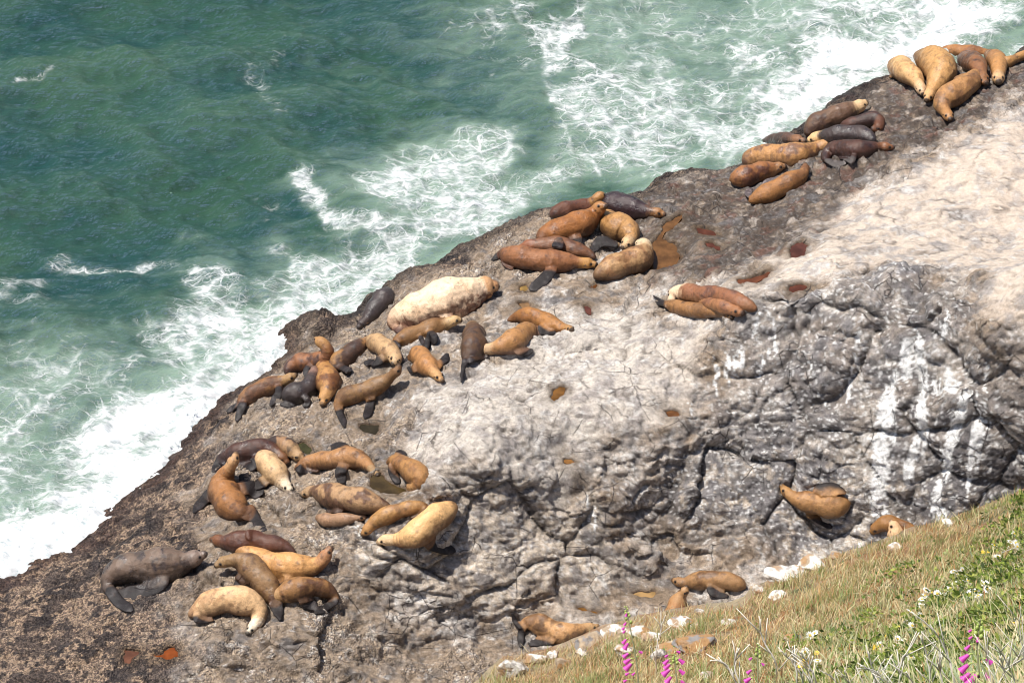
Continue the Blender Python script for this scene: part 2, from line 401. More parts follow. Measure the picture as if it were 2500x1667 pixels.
# ------------------------------------------------------------------ rock colour (what the stone is made of and what has stained it)
def c3(*a): return np.array(a, float)
def mixc(A, B, m): return A*(1-m[:, None]) + B*m[:, None]
n1 = fbm(Pd*.8+50, 5, 71); n2 = fbm(Pd*3.0+20, 4, 72); n3 = fbm(Pd*9.0, 2, 73); n4 = fbm(Pd*1.7+90, 4, 74)
col = mixc(np.tile(c3(.27,.205,.15), (len(x), 1)), c3(.42,.36,.31), sstep(-.15, .25, n1+.4*n2))
col = mixc(col, c3(.16,.15,.15), sstep(.05, .3, n4+.3*n3)*.7)
lf = sstep(9.5, 2.5, x-.22*(y-60))
crl = mixc(np.tile(c3(.58,.48,.395), (len(x), 1)), c3(.55,.49,.43), lf)
col = mixc(col, mixc(crl, c3(.36,.32,.295), sstep(-.05, .3, n4 + .5*n2)), cream)
cream_cr = cream*lf
gs = sstep(.02, .22, fbm(Pd*np.array([.7, 1.1, 1.6])+33, 5, 85))*sstep(3., -6., x*.8-y*.0-1)
col = mixc(col, c3(.36,.315,.275), cream*gs*.75)
col = mixc(col, c3(.20,.165,.14), cream*sstep(.16, .34, fbm(Pd*np.array([2.2, 3.4, 4.4])+13, 4, 86))*.5)
col = mixc(col, mixc(np.tile(c3(.34,.265,.195), (len(x), 1)), c3(.22,.165,.12), sstep(-.1, .25, n2+.4*n4)), grit*.7*sstep(-.35, .1, n1+.5*n2))
farcream = sstep(15, 22, y*.25 + x*.9 - 10)*cream
col = mixc(col, c3(.68,.53,.41), farcream*.55*sstep(.3, -.2, n1))
br = mixc(np.tile(c3(.052,.037,.030), (len(x), 1)), c3(.17,.125,.09), sstep(-.05, .3, n2+.5*n1))
br = mixc(br, c3(.44,.38,.33), sstep(.24, .38, n2*.7+n4*.6)*.7)
br = mixc(br, c3(.16,.06,.04), sstep(.12, .35, -n4-.3*n2)*.5)
col = mixc(col, br, bench*.9)
dk = mixc(np.tile(c3(.20,.185,.185), (len(x), 1)), c3(.42,.37,.325), sstep(-.1, .35, n1+.35*n2))
dk = mixc(dk, c3(.34,.28,.235), sstep(-.12, .2, n4)*.55*sstep(2.2, 5.0, z+1.2*n1)); dk = mixc(dk, c3(.085,.078,.082), sstep(8.5, 12.5, x)*sstep(5.6, 4.2, z+n1)*.68)
scab = sstep(.03, .12, n2*.8+n4*.5+.25*n3)
lowf = sstep(3.6, 1.2, z)
dk2 = mixc(dk, c3(.50,.41,.32), scab*np.clip(.15+lowf, 0, 1)*.85)
veil = sstep(9., 3., x)*sstep(-.15, .2, n1+.5*n4)*.55; dk2 = mixc(dk2, c3(.46,.42,.39), veil)
col = mixc(col, dk2, dark)
col = mixc(col, mixc(mixc(dk, c3(.36,.31,.27), np.full(len(x), .45)), c3(.54,.45,.36), sstep(-.06, .08, n2*.8+n4*.6+.25*n3+.12*lowf)*.9), face2)
seam = sstep(.80, .97, led)*sstep(1.0, .985, led)*sstep(-.05, .2, fbm(P*.8+61, 3, 88))*(1-barn)
col = mixc(col, c3(.10,.08,.065), seam*.75)
wm = sstep(.16, .34, n2*.7+n3*.5+.3*n1)*(1-barn)*(1-bench)*.75; col = mixc(col, c3(.60,.57,.54), wm)
col = mixc(col, c3(.13,.12,.12), sstep(.12, .32, fbm(Pd*np.array([1.,1.6,2.2])+70, 5, 79))*(1-barn)*(1-.65*cream)*.7)
# barnacle crust: dark mussels and wet rock between pale shells
mus = sstep(-.02, .18, fbm(Pd*1.4+7, 3, 75) + .55*fbm(Pd*5.0, 2, 76))
bcid = sstep(.26, .54, bc + 1.35*(mus-.30) + .5*sstep(1.6, .2, dsh))
bar = mixc(np.tile(c3(.035,.03,.035), (len(x), 1)), c3(.33,.25,.19), (1-bcid))
bar = mixc(bar, c3(.24,.18,.145), .35*sstep(-.2, .2, n4))
lowred = sstep(.8, .1, z + .6*n1)*sstep(2.6, .3, dsh)
bar = mixc(bar, c3(.10,.052,.042), lowred*.75)
wetl = sstep(1.2, -.1, dsh+.3*n2)
bar = bar*(1-.5*wetl[:, None])
col = mixc(col, bar, barn*.93)
col = col*(1-.55*(wetl*(1-barn))[:, None])
# cracks hold dark dirt
col = mixc(col, c3(.06,.05,.045), np.clip(crackm*.6*(1-.3*cream), 0, .7))
# white droppings streaming down the face, painted as runs from perches
guano = np.zeros(len(x))
for pts, wd, st in [([(2215,860),(2200,905),(2175,960),(2160,1060),(2150,1150),(2140,1240)], .28, 1.2),([(2240,900),(2245,960),(2250,1050),(2215,1150)], .22, 1.05),([(2235,870),(2260,930),(2330,945)], .22, 1.1),
      ([(2360,960),(2345,1010),(2325,1060),(2305,1140),(2290,1220),(2310,1300)], .20, 1.25),([(2400,930),(2400,1000),(2380,1100),(2370,1160)], .25, .9),([(2310,770),(2295,820)], .12, 1.),([(1870,800),(1885,860),(1860,900)], .25, .9),
      ([(1855,770),(1840,820)], .06, 1.),([(1800,880),(1740,930),(1700,1010)], .4, .6),([(2100,815),(2085,900),(2070,980)], .07, .95),([(1970,870),(2000,960),(2035,1010)], .06, .8),
      ([(1440,1220),(1450,1300)], .2, .6),([(880,1300),(960,1262)], .25, .6),([(1950,1150),(1940,1240)], .1, .6),([(2400,1180),(2390,1260)],.18,.8)]:
    Q = np.array([hit(u, v)[0] for u, v in pts])
    bst = np.full(len(x), 1e9)
    for a, b in zip(Q[:-1, :2], Q[1:, :2]):
        e = b-a; t = np.clip(((x-a[0])*e[0]+(y-a[1])*e[1])/(e@e), 0, 1)
        bst = np.minimum(bst, np.hypot((x-a[0]-t*e[0]), (y-a[1]-t*e[1])*1.0))
    guano = np.maximum(guano, st*np.exp(-(bst/wd)**2))
stre = fbm(np.stack([Pd[:, 0]*7.5+1.4*n2, Pd[:, 1]*.4, Pd[:, 2]*.4], -1), 4, 81)
gm = sstep(.50, .56, guano*.85 + 1.15*stre + .3*n3 - .14)*np.clip(guano*1.8, 0, .93)
spl = sstep(.30, .36, perlin(Pd*11.0, 83)+.12*n1)*(1-barn)*np.clip(dark+face2*.4+.2, 0, 1)
col = mixc(col, c3(.80,.79,.78), np.clip(gm + .55*spl, 0, 1))
col = mixc(col, c3(.10,.065,.035), poolrim*.6); col = mixc(col, c3(.09,.05,.025), inpool)
wet = np.clip(.75*wetl*barn + inpool + .25*bench, 0, 1)
me = mesh_np('rock_shore', Pd, gridfaces(NR, len(xs)))
set_col(me, 'col', np.clip(col, 0.01, .8))
set_col(me, 'reg', np.stack([np.maximum(barn, .62*grit*sstep(-.2, .15, n1+.4*n2)), wet, np.clip(cream*(1-.75*lf), 0, 1)], -1))
# raster of the finished rock, for setting things on it
GB = .12; gx0, gy0 = -26., 42.
nx, ny = int(57/GB), int(62/GB)
ix = ((Pd[:, 0]-gx0)/GB).astype(int).clip(0, nx-1); iy = ((Pd[:, 1]-gy0)/GB).astype(int).clip(0, ny-1)
sm = np.zeros((ny, nx)); ct = np.zeros((ny, nx)); np.add.at(sm, (iy, ix), Pd[:, 2]); np.add.at(ct, (iy, ix), 1)
Gr = np.where(ct > 0, sm/np.maximum(ct, 1), -1.)
for _ in range(3):     # light blur so bodies lie over the small bumps
    Gp = np.pad(Gr, 1, 'edge'); Gb = (Gp[:-2, 1:-1]+Gp[2:, 1:-1]+Gp[1:-1, :-2]+Gp[1:-1, 2:]+4*Gr)/8
    Gr = np.where(Gr > -.9, Gb, Gr)
def HR(x, y): return bil(Gr, gx0+GB/2, gy0+GB/2, GB, np.asarray(x, float), np.asarray(y, float))

b = NB('shore_rock')
pos = b.pos(); ca = b.attr('col').outputs[0]; rg = b.sep(b.attr('reg').outputs[0])
nA = b.noise(9, 6, .65, pos); nB = b.noise(38, 4, .6, pos); vo = b.voro(22, vec=pos)
base = b.mix(b.math('SUBTRACT', 1.0, b.math('MULTIPLY', rg[2], .6)), ca, b.mix(1.0, ca, b.ramp(nA, [(.28, .48), (.5, 1.0), (.74, 1.42)]), 'MULTIPLY'))
base = b.mix(b.math('SUBTRACT', 1.0, b.math('MULTIPLY', rg[2], .5)), base, b.mix(1.0, base, b.ramp(nB, [(.3, .62), (.52, 1.0), (.72, 1.3)]), 'MULTIPLY'))
# shells: light and dark cells a few centimetres wide
shell = b.mix(b.math('GREATER_THAN', b.sep(vo.outputs['Color'])[0], .52), (.55, .5, .5), (1.5, 1.4, 1.25))
base = b.mix(b.math('MULTIPLY', rg[0], .85), base, b.mix(1.0, base, shell, 'MULTIPLY'))
# hairline cracks
cv = b.voro(1.1, 'DISTANCE_TO_EDGE', b.mix(.35, pos, b.n('TexNoise').outputs[1], 'LINEAR_LIGHT'))
cr = b.mrange(cv.outputs['Distance'], .003, .014, 1, 0)
crm = b.math('MULTIPLY', cr, b.math('MULTIPLY', b.mrange(b.noise(.9, 3, .6, pos), .46, .58), b.math('SUBTRACT', 1.0, b.math('MAXIMUM', rg[0], rg[2]))))
base = b.mix(b.math('MULTIPLY', crm, .7), base, (.05, .04, .04))
b.l(base, b.p.inputs['Base Color'])
b.l(b.math('SUBTRACT', .88, b.math('MULTIPLY', rg[1], .5)), b.p.inputs['Roughness'])
b.p.inputs['Specular IOR Level'].default_value = .35
h = b.math('ADD', b.math('MULTIPLY', nA, .6), b.math('MULTIPLY', nB, .35))
h = b.math('SUBTRACT', h, b.math('MULTIPLY', b.math('MULTIPLY', vo.outputs['Distance'], rg[0]), 1.2))
h = b.math('SUBTRACT', h, b.math('MULTIPLY', crm, .6))
b.l(b.bump(h, 1., .085), b.p.inputs['Normal'])
rock = tag(link('rock_shore', me, b.m), 'rocky shore of grey and cream stone with barnacle crust', None, None, 'structure')

# pools
def poly_prism(name, Q, z0, z1, mat, rough=.03, seed=0):
    """flat pool surface with a ragged edge and a little depth"""
    n = 0; pts = []
    L = len(Q)
    for i in range(L):
        a, c = Q[i], Q[(i+1) % L]
        for t in np.linspace(0, 1, 6, endpoint=False): pts.append(a*(1-t)+c*t)
    pts = np.array(pts); c = pts.mean(0)
    r = np.random.default_rng(seed); pts = c + (pts-c)*(1.10 + .03*r.standard_normal((len(pts), 1)))
    bm = bmesh.new()
    top = [bm.verts.new((p[0], p[1], z1)) for p in pts]; bot = [bm.verts.new((p[0], p[1], z0)) for p in pts]
    bm.faces.new(top); 
    for i in range(len(pts)): bm.faces.new((top[i-1], top[i], bot[i], bot[i-1]))
    bm.faces.new(bot[::-1])
    bmesh.ops.recalc_face_normals(bm, faces=bm.faces)
    bmesh.ops.triangulate(bm, faces=bm.faces[:])
    me = bpy.data.meshes.new(name); bm.to_mesh(me); bm.free()
    return link(name, me, mat)
for i, (lab, Q, zc, colr) in enumerate(POOLW):
    b = NB('pool_water'); nn = b.noise(3.5, 3, .5, b.pos())
    b.l(b.mix(b.mrange(nn, .3, .7), tuple(c*.4 for c in colr), tuple(min(1, c*.75) for c in colr)), b.p.inputs['Base Color'])
    b.p.inputs['Roughness'].default_value = .08; b.p.inputs['IOR'].default_value = 1.33
    b.l(b.bump(b.noise(14, 2, .5, b.pos()), .15, .01), b.p.inputs['Normal'])
    tag(poly_prism('tide_pool', Q, zc-.14, zc, b.m, seed=i), lab, None, None, 'structure')
# ------------------------------------------------------------------ the sea
def axis(lo, hi, st, far_lo, far_hi):
    a = list(np.arange(lo, hi, st)); s = st
    while a[-1] < far_hi: s *= 1.25; a.append(a[-1]+s)
    s = st; pre = []; q = lo
    while q > far_lo: s *= 1.25; q -= s; pre.append(q)
    return np.array(pre[::-1]+a)
wx = axis(-20, 23, .085, -900, 900); wy = axis(50, 99, .085, -60, 5000)
WX, WY = np.meshgrid(wx, wy); sx = WX.ravel(); sy = WY.ravel()
near = (sx > -24) & (sx < 27) & (sy > 45) & (sy < 105)
sd_ = np.full(len(sx), -40.); sd_[near] = shore_dist(sx[near], sy[near]); off = -sd_          # metres out from the rock
def wpt(u, v): return at_z(float(u), float(v), 0.)[:2]
def blob(u, v, a, b2, ang):
    """ellipse on the water: centre and half sizes in photo pixels"""
    c = wpt(u, v); ca_, sa_ = math.cos(math.radians(ang)), math.sin(math.radians(ang))
    p = wpt(u+a*ca_, v+a*sa_)-c; q = wpt(u-b2*sa_, v+b2*ca_)-c
    M = np.linalg.inv(np.stack([p, q], 1)); dx, dy = sxn-c[0], syn-c[1]
    return (M[0, 0]*dx+M[0, 1]*dy)**2+(M[1, 0]*dx+M[1, 1]*dy)**2
# photo angle is measured with v downwards: -35 slopes up to the right like the shore
FOAM = [ # u, v, a, b, angle, milky, foam
 (90,1290,330,95,-38,1.0,1.15),(330,1110,190,75,-42,1.0,1.1),(470,990,110,60,-45,.9,.9),(120,1230,260,130,-35,.8,.55),(40,1080,230,170,-20,.7,.40),(200,1000,190,110,-25,.55,.34),(60,900,200,80,10,.35,.22),
 (330,900,140,60,20,.3,.22),(540,850,120,75,-38,.85,.75),(610,790,130,70,-40,.85,.75),(520,770,90,60,-60,.6,.7),(700,760,110,50,-35,.9,.85),(800,690,130,45,-30,.8,.7),(900,650,110,35,-30,.85,.75),
 (430,870,60,110,20,.5,.45),(250,640,70,22,-8,.3,.55),(330,625,70,22,-10,.3,.55),(440,640,90,30,15,.3,.35),(560,690,120,26,18,.35,.42),(680,680,90,28,5,.35,.4),(790,480,36,70,-25,.5,.65),(840,545,80,24,32,.6,.75),
 (900,620,120,50,-20,.6,.55),(1060,440,130,95,-10,.95,.62),(985,430,55,80,10,.8,.7),(1130,390,90,50,25,.8,.6),(1180,480,130,70,-15,.9,.75),(1260,480,110,40,-20,.9,.6),(1040,540,140,50,-20,.7,.6),(900,560,90,36,30,.5,.6),
 (1450,420,180,60,-8,.7,.42),(1340,440,90,40,-15,.7,.5),(1420,300,50,60,20,.5,.6),(1500,330,130,90,30,.75,.62),(1480,230,90,70,40,.6,.6),(1390,80,60,75,20,.6,.85),(1440,150,70,40,40,.6,.65),(1600,260,150,90,30,.85,.6),
 (1700,330,170,60,15,.85,.65),(1850,340,130,45,-25,1.,.95),(1780,230,150,120,-10,.7,.3),(1760,100,80,90,-40,.8,.55),(1560,60,190,110,10,.65,.30),(1900,40,220,130,5,.7,.33),(1960,190,200,90,-28,1.,.95),(2060,140,220,70,-22,1.,1.15),
 (2000,260,150,40,-32,1.,1.15),(2250,90,240,80,-15,1.,1.1),(2400,50,200,70,-20,1.,1.0),(2200,20,220,60,-10,.9,.75),(1700,420,160,30,-12,.8,.5),(70,190,50,12,0,.1,.35),(1290,20,60,30,30,.3,.5),(640,560,60,20,-10,.1,.22),(1190,160,60,14,10,.05,.2),
 (660,225,45,30,0,.15,.30),(860,640,150,30,-28,.8,.6),(95,720,120,26,10,.15,.3),(1500,150,430,270,30,.42,.0),(1290,70,110,90,30,.35,.30),(1180,250,200,160,20,.25,.08)]
milky = np.zeros(len(sx)); foam = np.zeros(len(sx))
ni = np.where(near)[0]; sxn, syn = sx[ni], sy[ni]
wn = 1.5*noise2(sxn, syn, .35, 91, 3); wn2 = 1.5*noise2(sxn, syn, .35, 95, 3)
sx_keep, sy_keep = sxn, syn; sxn = sxn+wn*1.9; syn = syn+wn2*1.9
mk = np.zeros(len(ni)); fm = np.zeros(len(ni))
for u, v, a, b2, ang, m_, f_ in FOAM:
    q = blob(u, v, a, b2, ang)
    mk = np.maximum(mk, m_*np.exp(-.42*q)); fm = np.maximum(fm, f_*np.exp(-.8*q))
# white water breaking against the rock, widest at the two ends of the view
sxn, syn = sx_keep, sy_keep
ou = off[ni]; wl = np.interp(sxn, [-22, -12, -9, -6.5, -4, 0, 4, 7, 9, 12, 18, 26], [1.6, 1.5, 1.1, .8, .8, .5, .35, .5, 1.0, 1.5, 1.8, 2.0])
sh = np.exp(-(np.maximum(ou, 0)/wl)**2)
fm = np.maximum(fm*.9, sh*1.05); mk = np.maximum(mk, np.exp(-(np.maximum(ou, 0)/(wl*2.2))**2))
milky[ni] = mk; foam[ni] = fm
# waves: long swell running to the rock, wind chop, churned water in the foam
Pw3 = np.stack([sx, sy, np.zeros_like(sx)], -1).astype(np.float32)
def swell(lam, ang, ph, sharp=1.6, wob=.8, k=0):
    dx, dy = math.cos(math.radians(ang)), math.sin(math.radians(ang))
    a = (sx*dx+sy*dy)*2*math.pi/lam + ph + wob*3*perlin(Pw3/(lam*1.6)+k, 100+k)
    s = .5+.5*np.sin(a)
    return s**sharp - .4
fade = np.exp(-np.maximum(0, np.hypot(sx, sy-75)-40)/60)
zz = (.50*swell(9.5, 62, .4, 1.2, 1.4, k=1) + .34*swell(4.8, 105, 1.7, 1.3, 1.4, k=2) + .18*swell(2.4, 48, .2, k=3))
chop = np.zeros(len(sx)); chop[ni] = fbm(Pw3[ni]*np.array([.8, 1.3, 1]), 5, 111, .55, ridged=True)
churn = np.zeros(len(sx)); churn[ni] = fbm(Pw3[ni]*1.9+4, 4, 113, .6)
zz = zz*fade*(1-.55*milky) + (chop-.3)*.24*(1-.5*milky) + churn*(.05+.38*foam)*np.clip(1, 0, 1)
zz[ni] += np.where(ou < 1.6, .12*np.exp(-np.abs(ou)/.8), 0)
V = np.stack([sx, sy, zz], -1)
me = mesh_np('sea_water', V, gridfaces(len(wy), len(wx)))
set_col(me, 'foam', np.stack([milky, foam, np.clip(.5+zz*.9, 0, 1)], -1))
b = NB('sea_water'); pos = b.pos()
fa = b.sep(b.attr('foam').outputs[0]); M_, F_ = fa[0], fa[1]
# slow drift that bends the foam threads
wv = b.n('TexNoise'); wv.inputs['Scale'].default_value = .55; wv.inputs['Detail'].default_value = 3; b.l(pos, wv.inputs['Vector'])
mp = b.n('Mapping'); mp.inputs['Rotation'].default_value = (0, 0, math.radians(-28)); mp.inputs['Scale'].default_value = (.75, 1.15, .2)
b.l(b.mix(.55, pos, wv.outputs[1], 'LINEAR_LIGHT'), mp.inputs['Vector']); vec = mp.outputs[0]
wv2 = b.n('TexNoise'); wv2.inputs['Scale'].default_value = 2.6; wv2.inputs['Detail'].default_value = 4; b.l(pos, wv2.inputs['Vector'])
vec2 = b.mix(.10, vec, wv2.outputs[1], 'LINEAR_LIGHT')
e1 = b.voro(.75, 'DISTANCE_TO_EDGE', vec2).outputs['Distance']; e2 = b.voro(1.9, 'DISTANCE_TO_EDGE', vec2).outputs['Distance']; e3 = b.voro(5.0, 'DISTANCE_TO_EDGE', vec2).outputs['Distance']
th1 = b.math('DIVIDE', e1, b.math('ADD', .012, b.math('MULTIPLY', F_, .19)))
th2 = b.math('DIVIDE', e2, b.math('ADD', .01, b.math('MULTIPLY', F_, .16)))
L1 = b.mrange(th1, .0, 1., 1, 0); L2 = b.mrange(th2, 0., 1., 1., 0)
mp3 = b.n('Mapping'); mp3.inputs['Rotation'].default_value = (0, 0, math.radians(-38)); mp3.inputs['Scale'].default_value = (.5, 1.5, .2)
b.l(b.mix(.35, pos, wv.outputs[1], 'LINEAR_LIGHT'), mp3.inputs['Vector']); sv_ = mp3.outputs[0]
pn = b.noise(1.1, 8, .66, sv_, .6); pn2 = b.noise(5.5, 6, .72, sv_, .4); rg1 = b.math('ABSOLUTE', b.math('SUBTRACT', b.noise(1.7, 6, .62, sv_, .8), .5)); rg2 = b.math('ABSOLUTE', b.math('SUBTRACT', b.noise(4.2, 5, .62, vec, .6), .5))
R1 = b.mrange(b.math('DIVIDE', rg1, b.math('ADD', .01, b.math('MULTIPLY', F_, .075))), 0, 1, 1, 0)
R2 = b.mrange(b.math('DIVIDE', rg2, b.math('ADD', .01, b.math('MULTIPLY', F_, .06))), 0, 1, .9, 0)
patch = b.mrange(b.math('ADD', b.math('ADD', pn, b.math('MULTIPLY', pn2, .55)), b.math('MULTIPLY', F_, .60)), 1.02, 1.30)
th3 = b.math('DIVIDE', e3, b.math('ADD', .01, b.math('MULTIPLY', F_, .14)))
lace = b.math('MAXIMUM', b.math('MAXIMUM', L1, L2), b.math('MAXIMUM', b.math('MULTIPLY', R1, .7), b.mrange(th3, 0., 1., .7, 0)))
gate = b.mrange(b.math('ADD', F_, b.math('MULTIPLY', b.math('SUBTRACT', b.noise(1.6, 5, .6, pos), .5), .8)), .10, .50)
lace = b.math('MULTIPLY', lace, gate)
lace = b.math('MULTIPLY', lace, b.mrange(pn2, .34, .60, .35, 1))
foamv = b.math('MAXIMUM', lace, b.math('MULTIPLY', patch, gate), clamp=True)
solid = b.mrange(b.math('ADD', b.math('ADD', F_, b.math('MULTIPLY', b.math('SUBTRACT', pn2, .5), 1.5)), b.math('MULTIPLY', b.math('SUBTRACT', pn, .5), 1.3)), .52, .98)
foamv = b.math('MAXIMUM', foamv, solid, clamp=True)
# stray flecks on the open water
fl = b.mrange(b.noise(22, 2, .5, pos), .77, .80); flg = b.mrange(b.noise(.6, 3, .6, pos), .56, .66)
foamv = b.math('MAXIMUM', foamv, b.math('MULTIPLY', b.math('MULTIPLY', fl, flg), .8), clamp=True)
deep = b.mix(b.mrange(b.noise(.22, 4, .55, pos), .35, .65), (.012, .046, .044), (.028, .069, .040))
deep = b.mix(b.math('MULTIPLY', b.noise(1.1, 4, .6, vec), .45), deep, (.022, .066, .064))
deep = b.mix(b.mrange(fa[2], .45, 1.0, 0, .55), deep, (.048, .098, .062))  # light through the crests, painted in by wave height
water = b.mix(b.mrange(b.math('ADD', M_, b.math('MULTIPLY', b.math('SUBTRACT', pn, .5), .9)), .0, .9), deep, (.20, .28, .22))
white = b.mix(b.mrange(b.math('ADD', b.math('MULTIPLY', pn2, .6), b.math('MULTIPLY', b.noise(16, 4, .7, sv_), .4)), .33, .56), (.42, .50, .52), (.80, .81, .82))
b.l(b.mix(foamv, water, white), b.p.inputs['Base Color'])
b.l(b.math('ADD', .10, b.math('MULTIPLY', foamv, .65)), b.p.inputs['Roughness'])
b.p.inputs['IOR'].default_value = 1.33
mp2 = b.n('Mapping'); mp2.inputs['Rotation'].default_value = (0, 0, math.radians(-12)); mp2.inputs['Scale'].default_value = (.42, 1.6, 1); b.l(pos, mp2.inputs['Vector'])
r1 = b.noise(1.5, 7, .64, mp2.outputs[0], .6); r2 = b.noise(9, 4, .6, mp2.outputs[0], .4)
hh = b.math('ADD', b.math('MULTIPLY', b.math('ABSOLUTE', b.math('SUBTRACT', r1, .5)), -1.8), b.math('MULTIPLY', r2, .35))
dif = b.n('BsdfDiffuse'); b.l(b.mix(foamv, water, white), dif.inputs[0])
b.l(b.bump(b.math('ADD', b.math('MULTIPLY', hh, .12), b.math('MULTIPLY', pn2, b.math('MULTIPLY', foamv, 1.2))), .6, .13), dif.inputs['Normal'])
gls = b.n('BsdfGlossy'); gls.inputs['Roughness'].default_value = .07; bn_ = b.bump(hh, 1., .5); b.l(bn_, gls.inputs['Normal'])
fr = b.n('Fresnel'); fr.inputs['IOR'].default_value = 1.8; b.l(bn_, fr.inputs['Normal'])
ms = b.n('MixShader'); b.l(b.math('MULTIPLY', fr.outputs[0], b.math('SUBTRACT', 1.0, b.math('MULTIPLY', foamv, .85))), ms.inputs[0]); b.l(dif.outputs[0], ms.inputs[1]); b.l(gls.outputs[0], ms.inputs[2])
b.l(ms.outputs[0], b.out.inputs[0])
tag(link('sea_water', me, b.m), 'green sea with white foam breaking along the rocks', None, None, 'structure')

# spray thrown up where the surf meets the rock
r = np.random.default_rng(77); Ls = []
for a_, b_ in zip(SH[:-1], SH[1:]):
    n_ = int(np.linalg.norm((b_-a_)[:2])*120)
    if abs(a_[0]) > 30: continue
    f = r.uniform(0, 1, n_)[:, None]; Ls.append(a_[None]*(1-f)+b_[None]*f)
Ls = np.concatenate(Ls); wgt = np.interp(Ls[:, 0], [-22, -11, -8, -5, 0, 5, 8, 12, 24], [1, 1, .8, .5, .12, .08, .4, .9, 1])
cl_ = noise2(Ls[:, 0], Ls[:, 1], .8, 131, 3); Ls = Ls[r.uniform(0, 1, len(Ls)) < wgt*np.clip(.35+2.2*cl_, 0, 1)]
n_ = len(Ls); o_ = np.abs(r.normal(0, .22, n_)); Ls = Ls + np.stack([-.62*o_, .78*o_, np.zeros(n_)], -1)
Ls[:, 2] = .05 + r.exponential(.17, n_)*np.exp(-o_*.7) + .1; rad = r.uniform(.006, .018, n_)*np.where(r.uniform(0, 1, n_) < .12, 1.8, 1)
oc8 = np.array([(1,0,0),(-1,0,0),(0,1,0),(0,-1,0),(0,0,1),(0,0,-1)], float); F8 = np.array([(0,2,4),(2,1,4),(1,3,4),(3,0,4),(2,0,5),(1,2,5),(3,1,5),(0,3,5)])
V = (Ls[:, None]+oc8[None]*rad[:, None, None]*r.uniform(.6, 1.5, (n_, 6, 1))).reshape(-1, 3); F = (np.arange(n_)[:, None, None]*6+F8[None]).reshape(-1, 3)
b = NB('spray_drops'); b.p.inputs['Base Color'].default_value = (.86, .88, .9, 1); b.p.inputs['Roughness'].default_value = .5
tag(link('sea_spray', mesh_np('sea_spray', V, F, True), b.m), 'white spray drops thrown up along the waterline', None, None, 'stuff')
# ------------------------------------------------------------------ sea lions
b = NB('sea_lion_coat')
ca = b.attr('col').outputs[0]; oc = b.objc(); wt = b.sep(b.attr('wet').outputs[0])[0]
n1_ = b.noise(7, 6, .65, oc); n2_ = b.noise(34, 4, .6, oc)
cc = b.mix(1.0, ca, b.ramp(n1_, [(.25, .84), (.5, 1.0), (.75, 1.14)]), 'MULTIPLY')
cc = b.mix(.8, cc, b.ramp(n2_, [(.3, .75), (.7, 1.2)]), 'MULTIPLY')
scr = b.voro(2.4, 'DISTANCE_TO_EDGE', b.mix(.3, oc, b.n('TexNoise').outputs[1], 'LINEAR_LIGHT')).outputs['Distance']
cc = b.mix(b.math('MULTIPLY', b.mrange(scr, .0, .03, 1, 0), b.mrange(b.noise(2.1, 2, .5, oc), .5, .6, 0, .35)), cc, (.07, .035, .02))
b.l(cc, b.p.inputs['Base Color'])
b.l(b.math('SUBTRACT', .60, b.math('MULTIPLY', wt, .34)), b.p.inputs['Roughness'])
b.l(b.math('ADD', .26, b.math('MULTIPLY', wt, .5)), b.p.inputs['Specular IOR Level'])
b.l(b.bump(b.math('ADD', b.math('MULTIPLY', n1_, .8), b.math('MULTIPLY', n2_, .3)), .7, .06), b.p.inputs['Normal'])
M_COAT = b.m
b = NB('sea_lion_eye'); b.p.inputs['Base Color'].default_value = (.01, .008, .008, 1); b.p.inputs['Roughness'].default_value = .1
M_EYE = b.m
b = NB('sea_lion_ear'); b.p.inputs['Base Color'].default_value = (.10, .05, .025, 1); b.p.inputs['Roughness'].default_value = .6
M_EAR = b.m
def ground_px(u, v, up):
    return hit(u, v, HR, up)
def crom(A, n):
    A = np.asarray(A, float); P = np.concatenate([[2*A[0]-A[1]], A, [2*A[-1]-A[-2]]]); out = []
    m = len(A)-1; T = np.linspace(0, m, n)
    for t in T:
        i = min(int(t), m-1); f = t-i; p0, p1, p2, p3 = P[i:i+4]
        out.append(.5*(2*p1+(p2-p0)*f+(2*p0-5*p1+4*p2-p3)*f*f+(3*p1-p0-3*p2+p3)*f**3))
    return np.array(out)
def tube(bm, C_, ra, rb, upv, seg=18):
    """closed tube: ra sideways, rb along the up direction"""
    T = np.gradient(C_, axis=0); T /= np.linalg.norm(T, axis=1, keepdims=True)+1e-9
    n = len(C_); rings = []
    for i in range(n):
        s = np.cross(T[i], upv[i] if np.ndim(upv) > 1 else upv); s /= np.linalg.norm(s)+1e-9
        q = np.cross(s, T[i])
        rings.append([bm.verts.new(C_[i]+s*ra[i]*math.cos(a)+q*rb[i]*math.sin(a)) for a in np.linspace(0, 2*math.pi, seg, endpoint=False)])
    for A, B in zip(rings[:-1], rings[1:]):
        for k in range(seg): bm.faces.new((A[k], A[(k+1) % seg], B[(k+1) % seg], B[k]))
    for R, sg, i in ((rings[0], -1, 0), (rings[-1], 1, n-1)):
        c = bm.verts.new(C_[i]+T[i]*sg*min(ra[i], rb[i])*.6)
        for k in range(seg):
            f = (R[k], R[(k+1) % seg], c) if sg > 0 else (R[(k+1) % seg], R[k], c)
            bm.faces.new(f)
PXM = FPX       # pixels per metre at depth 1
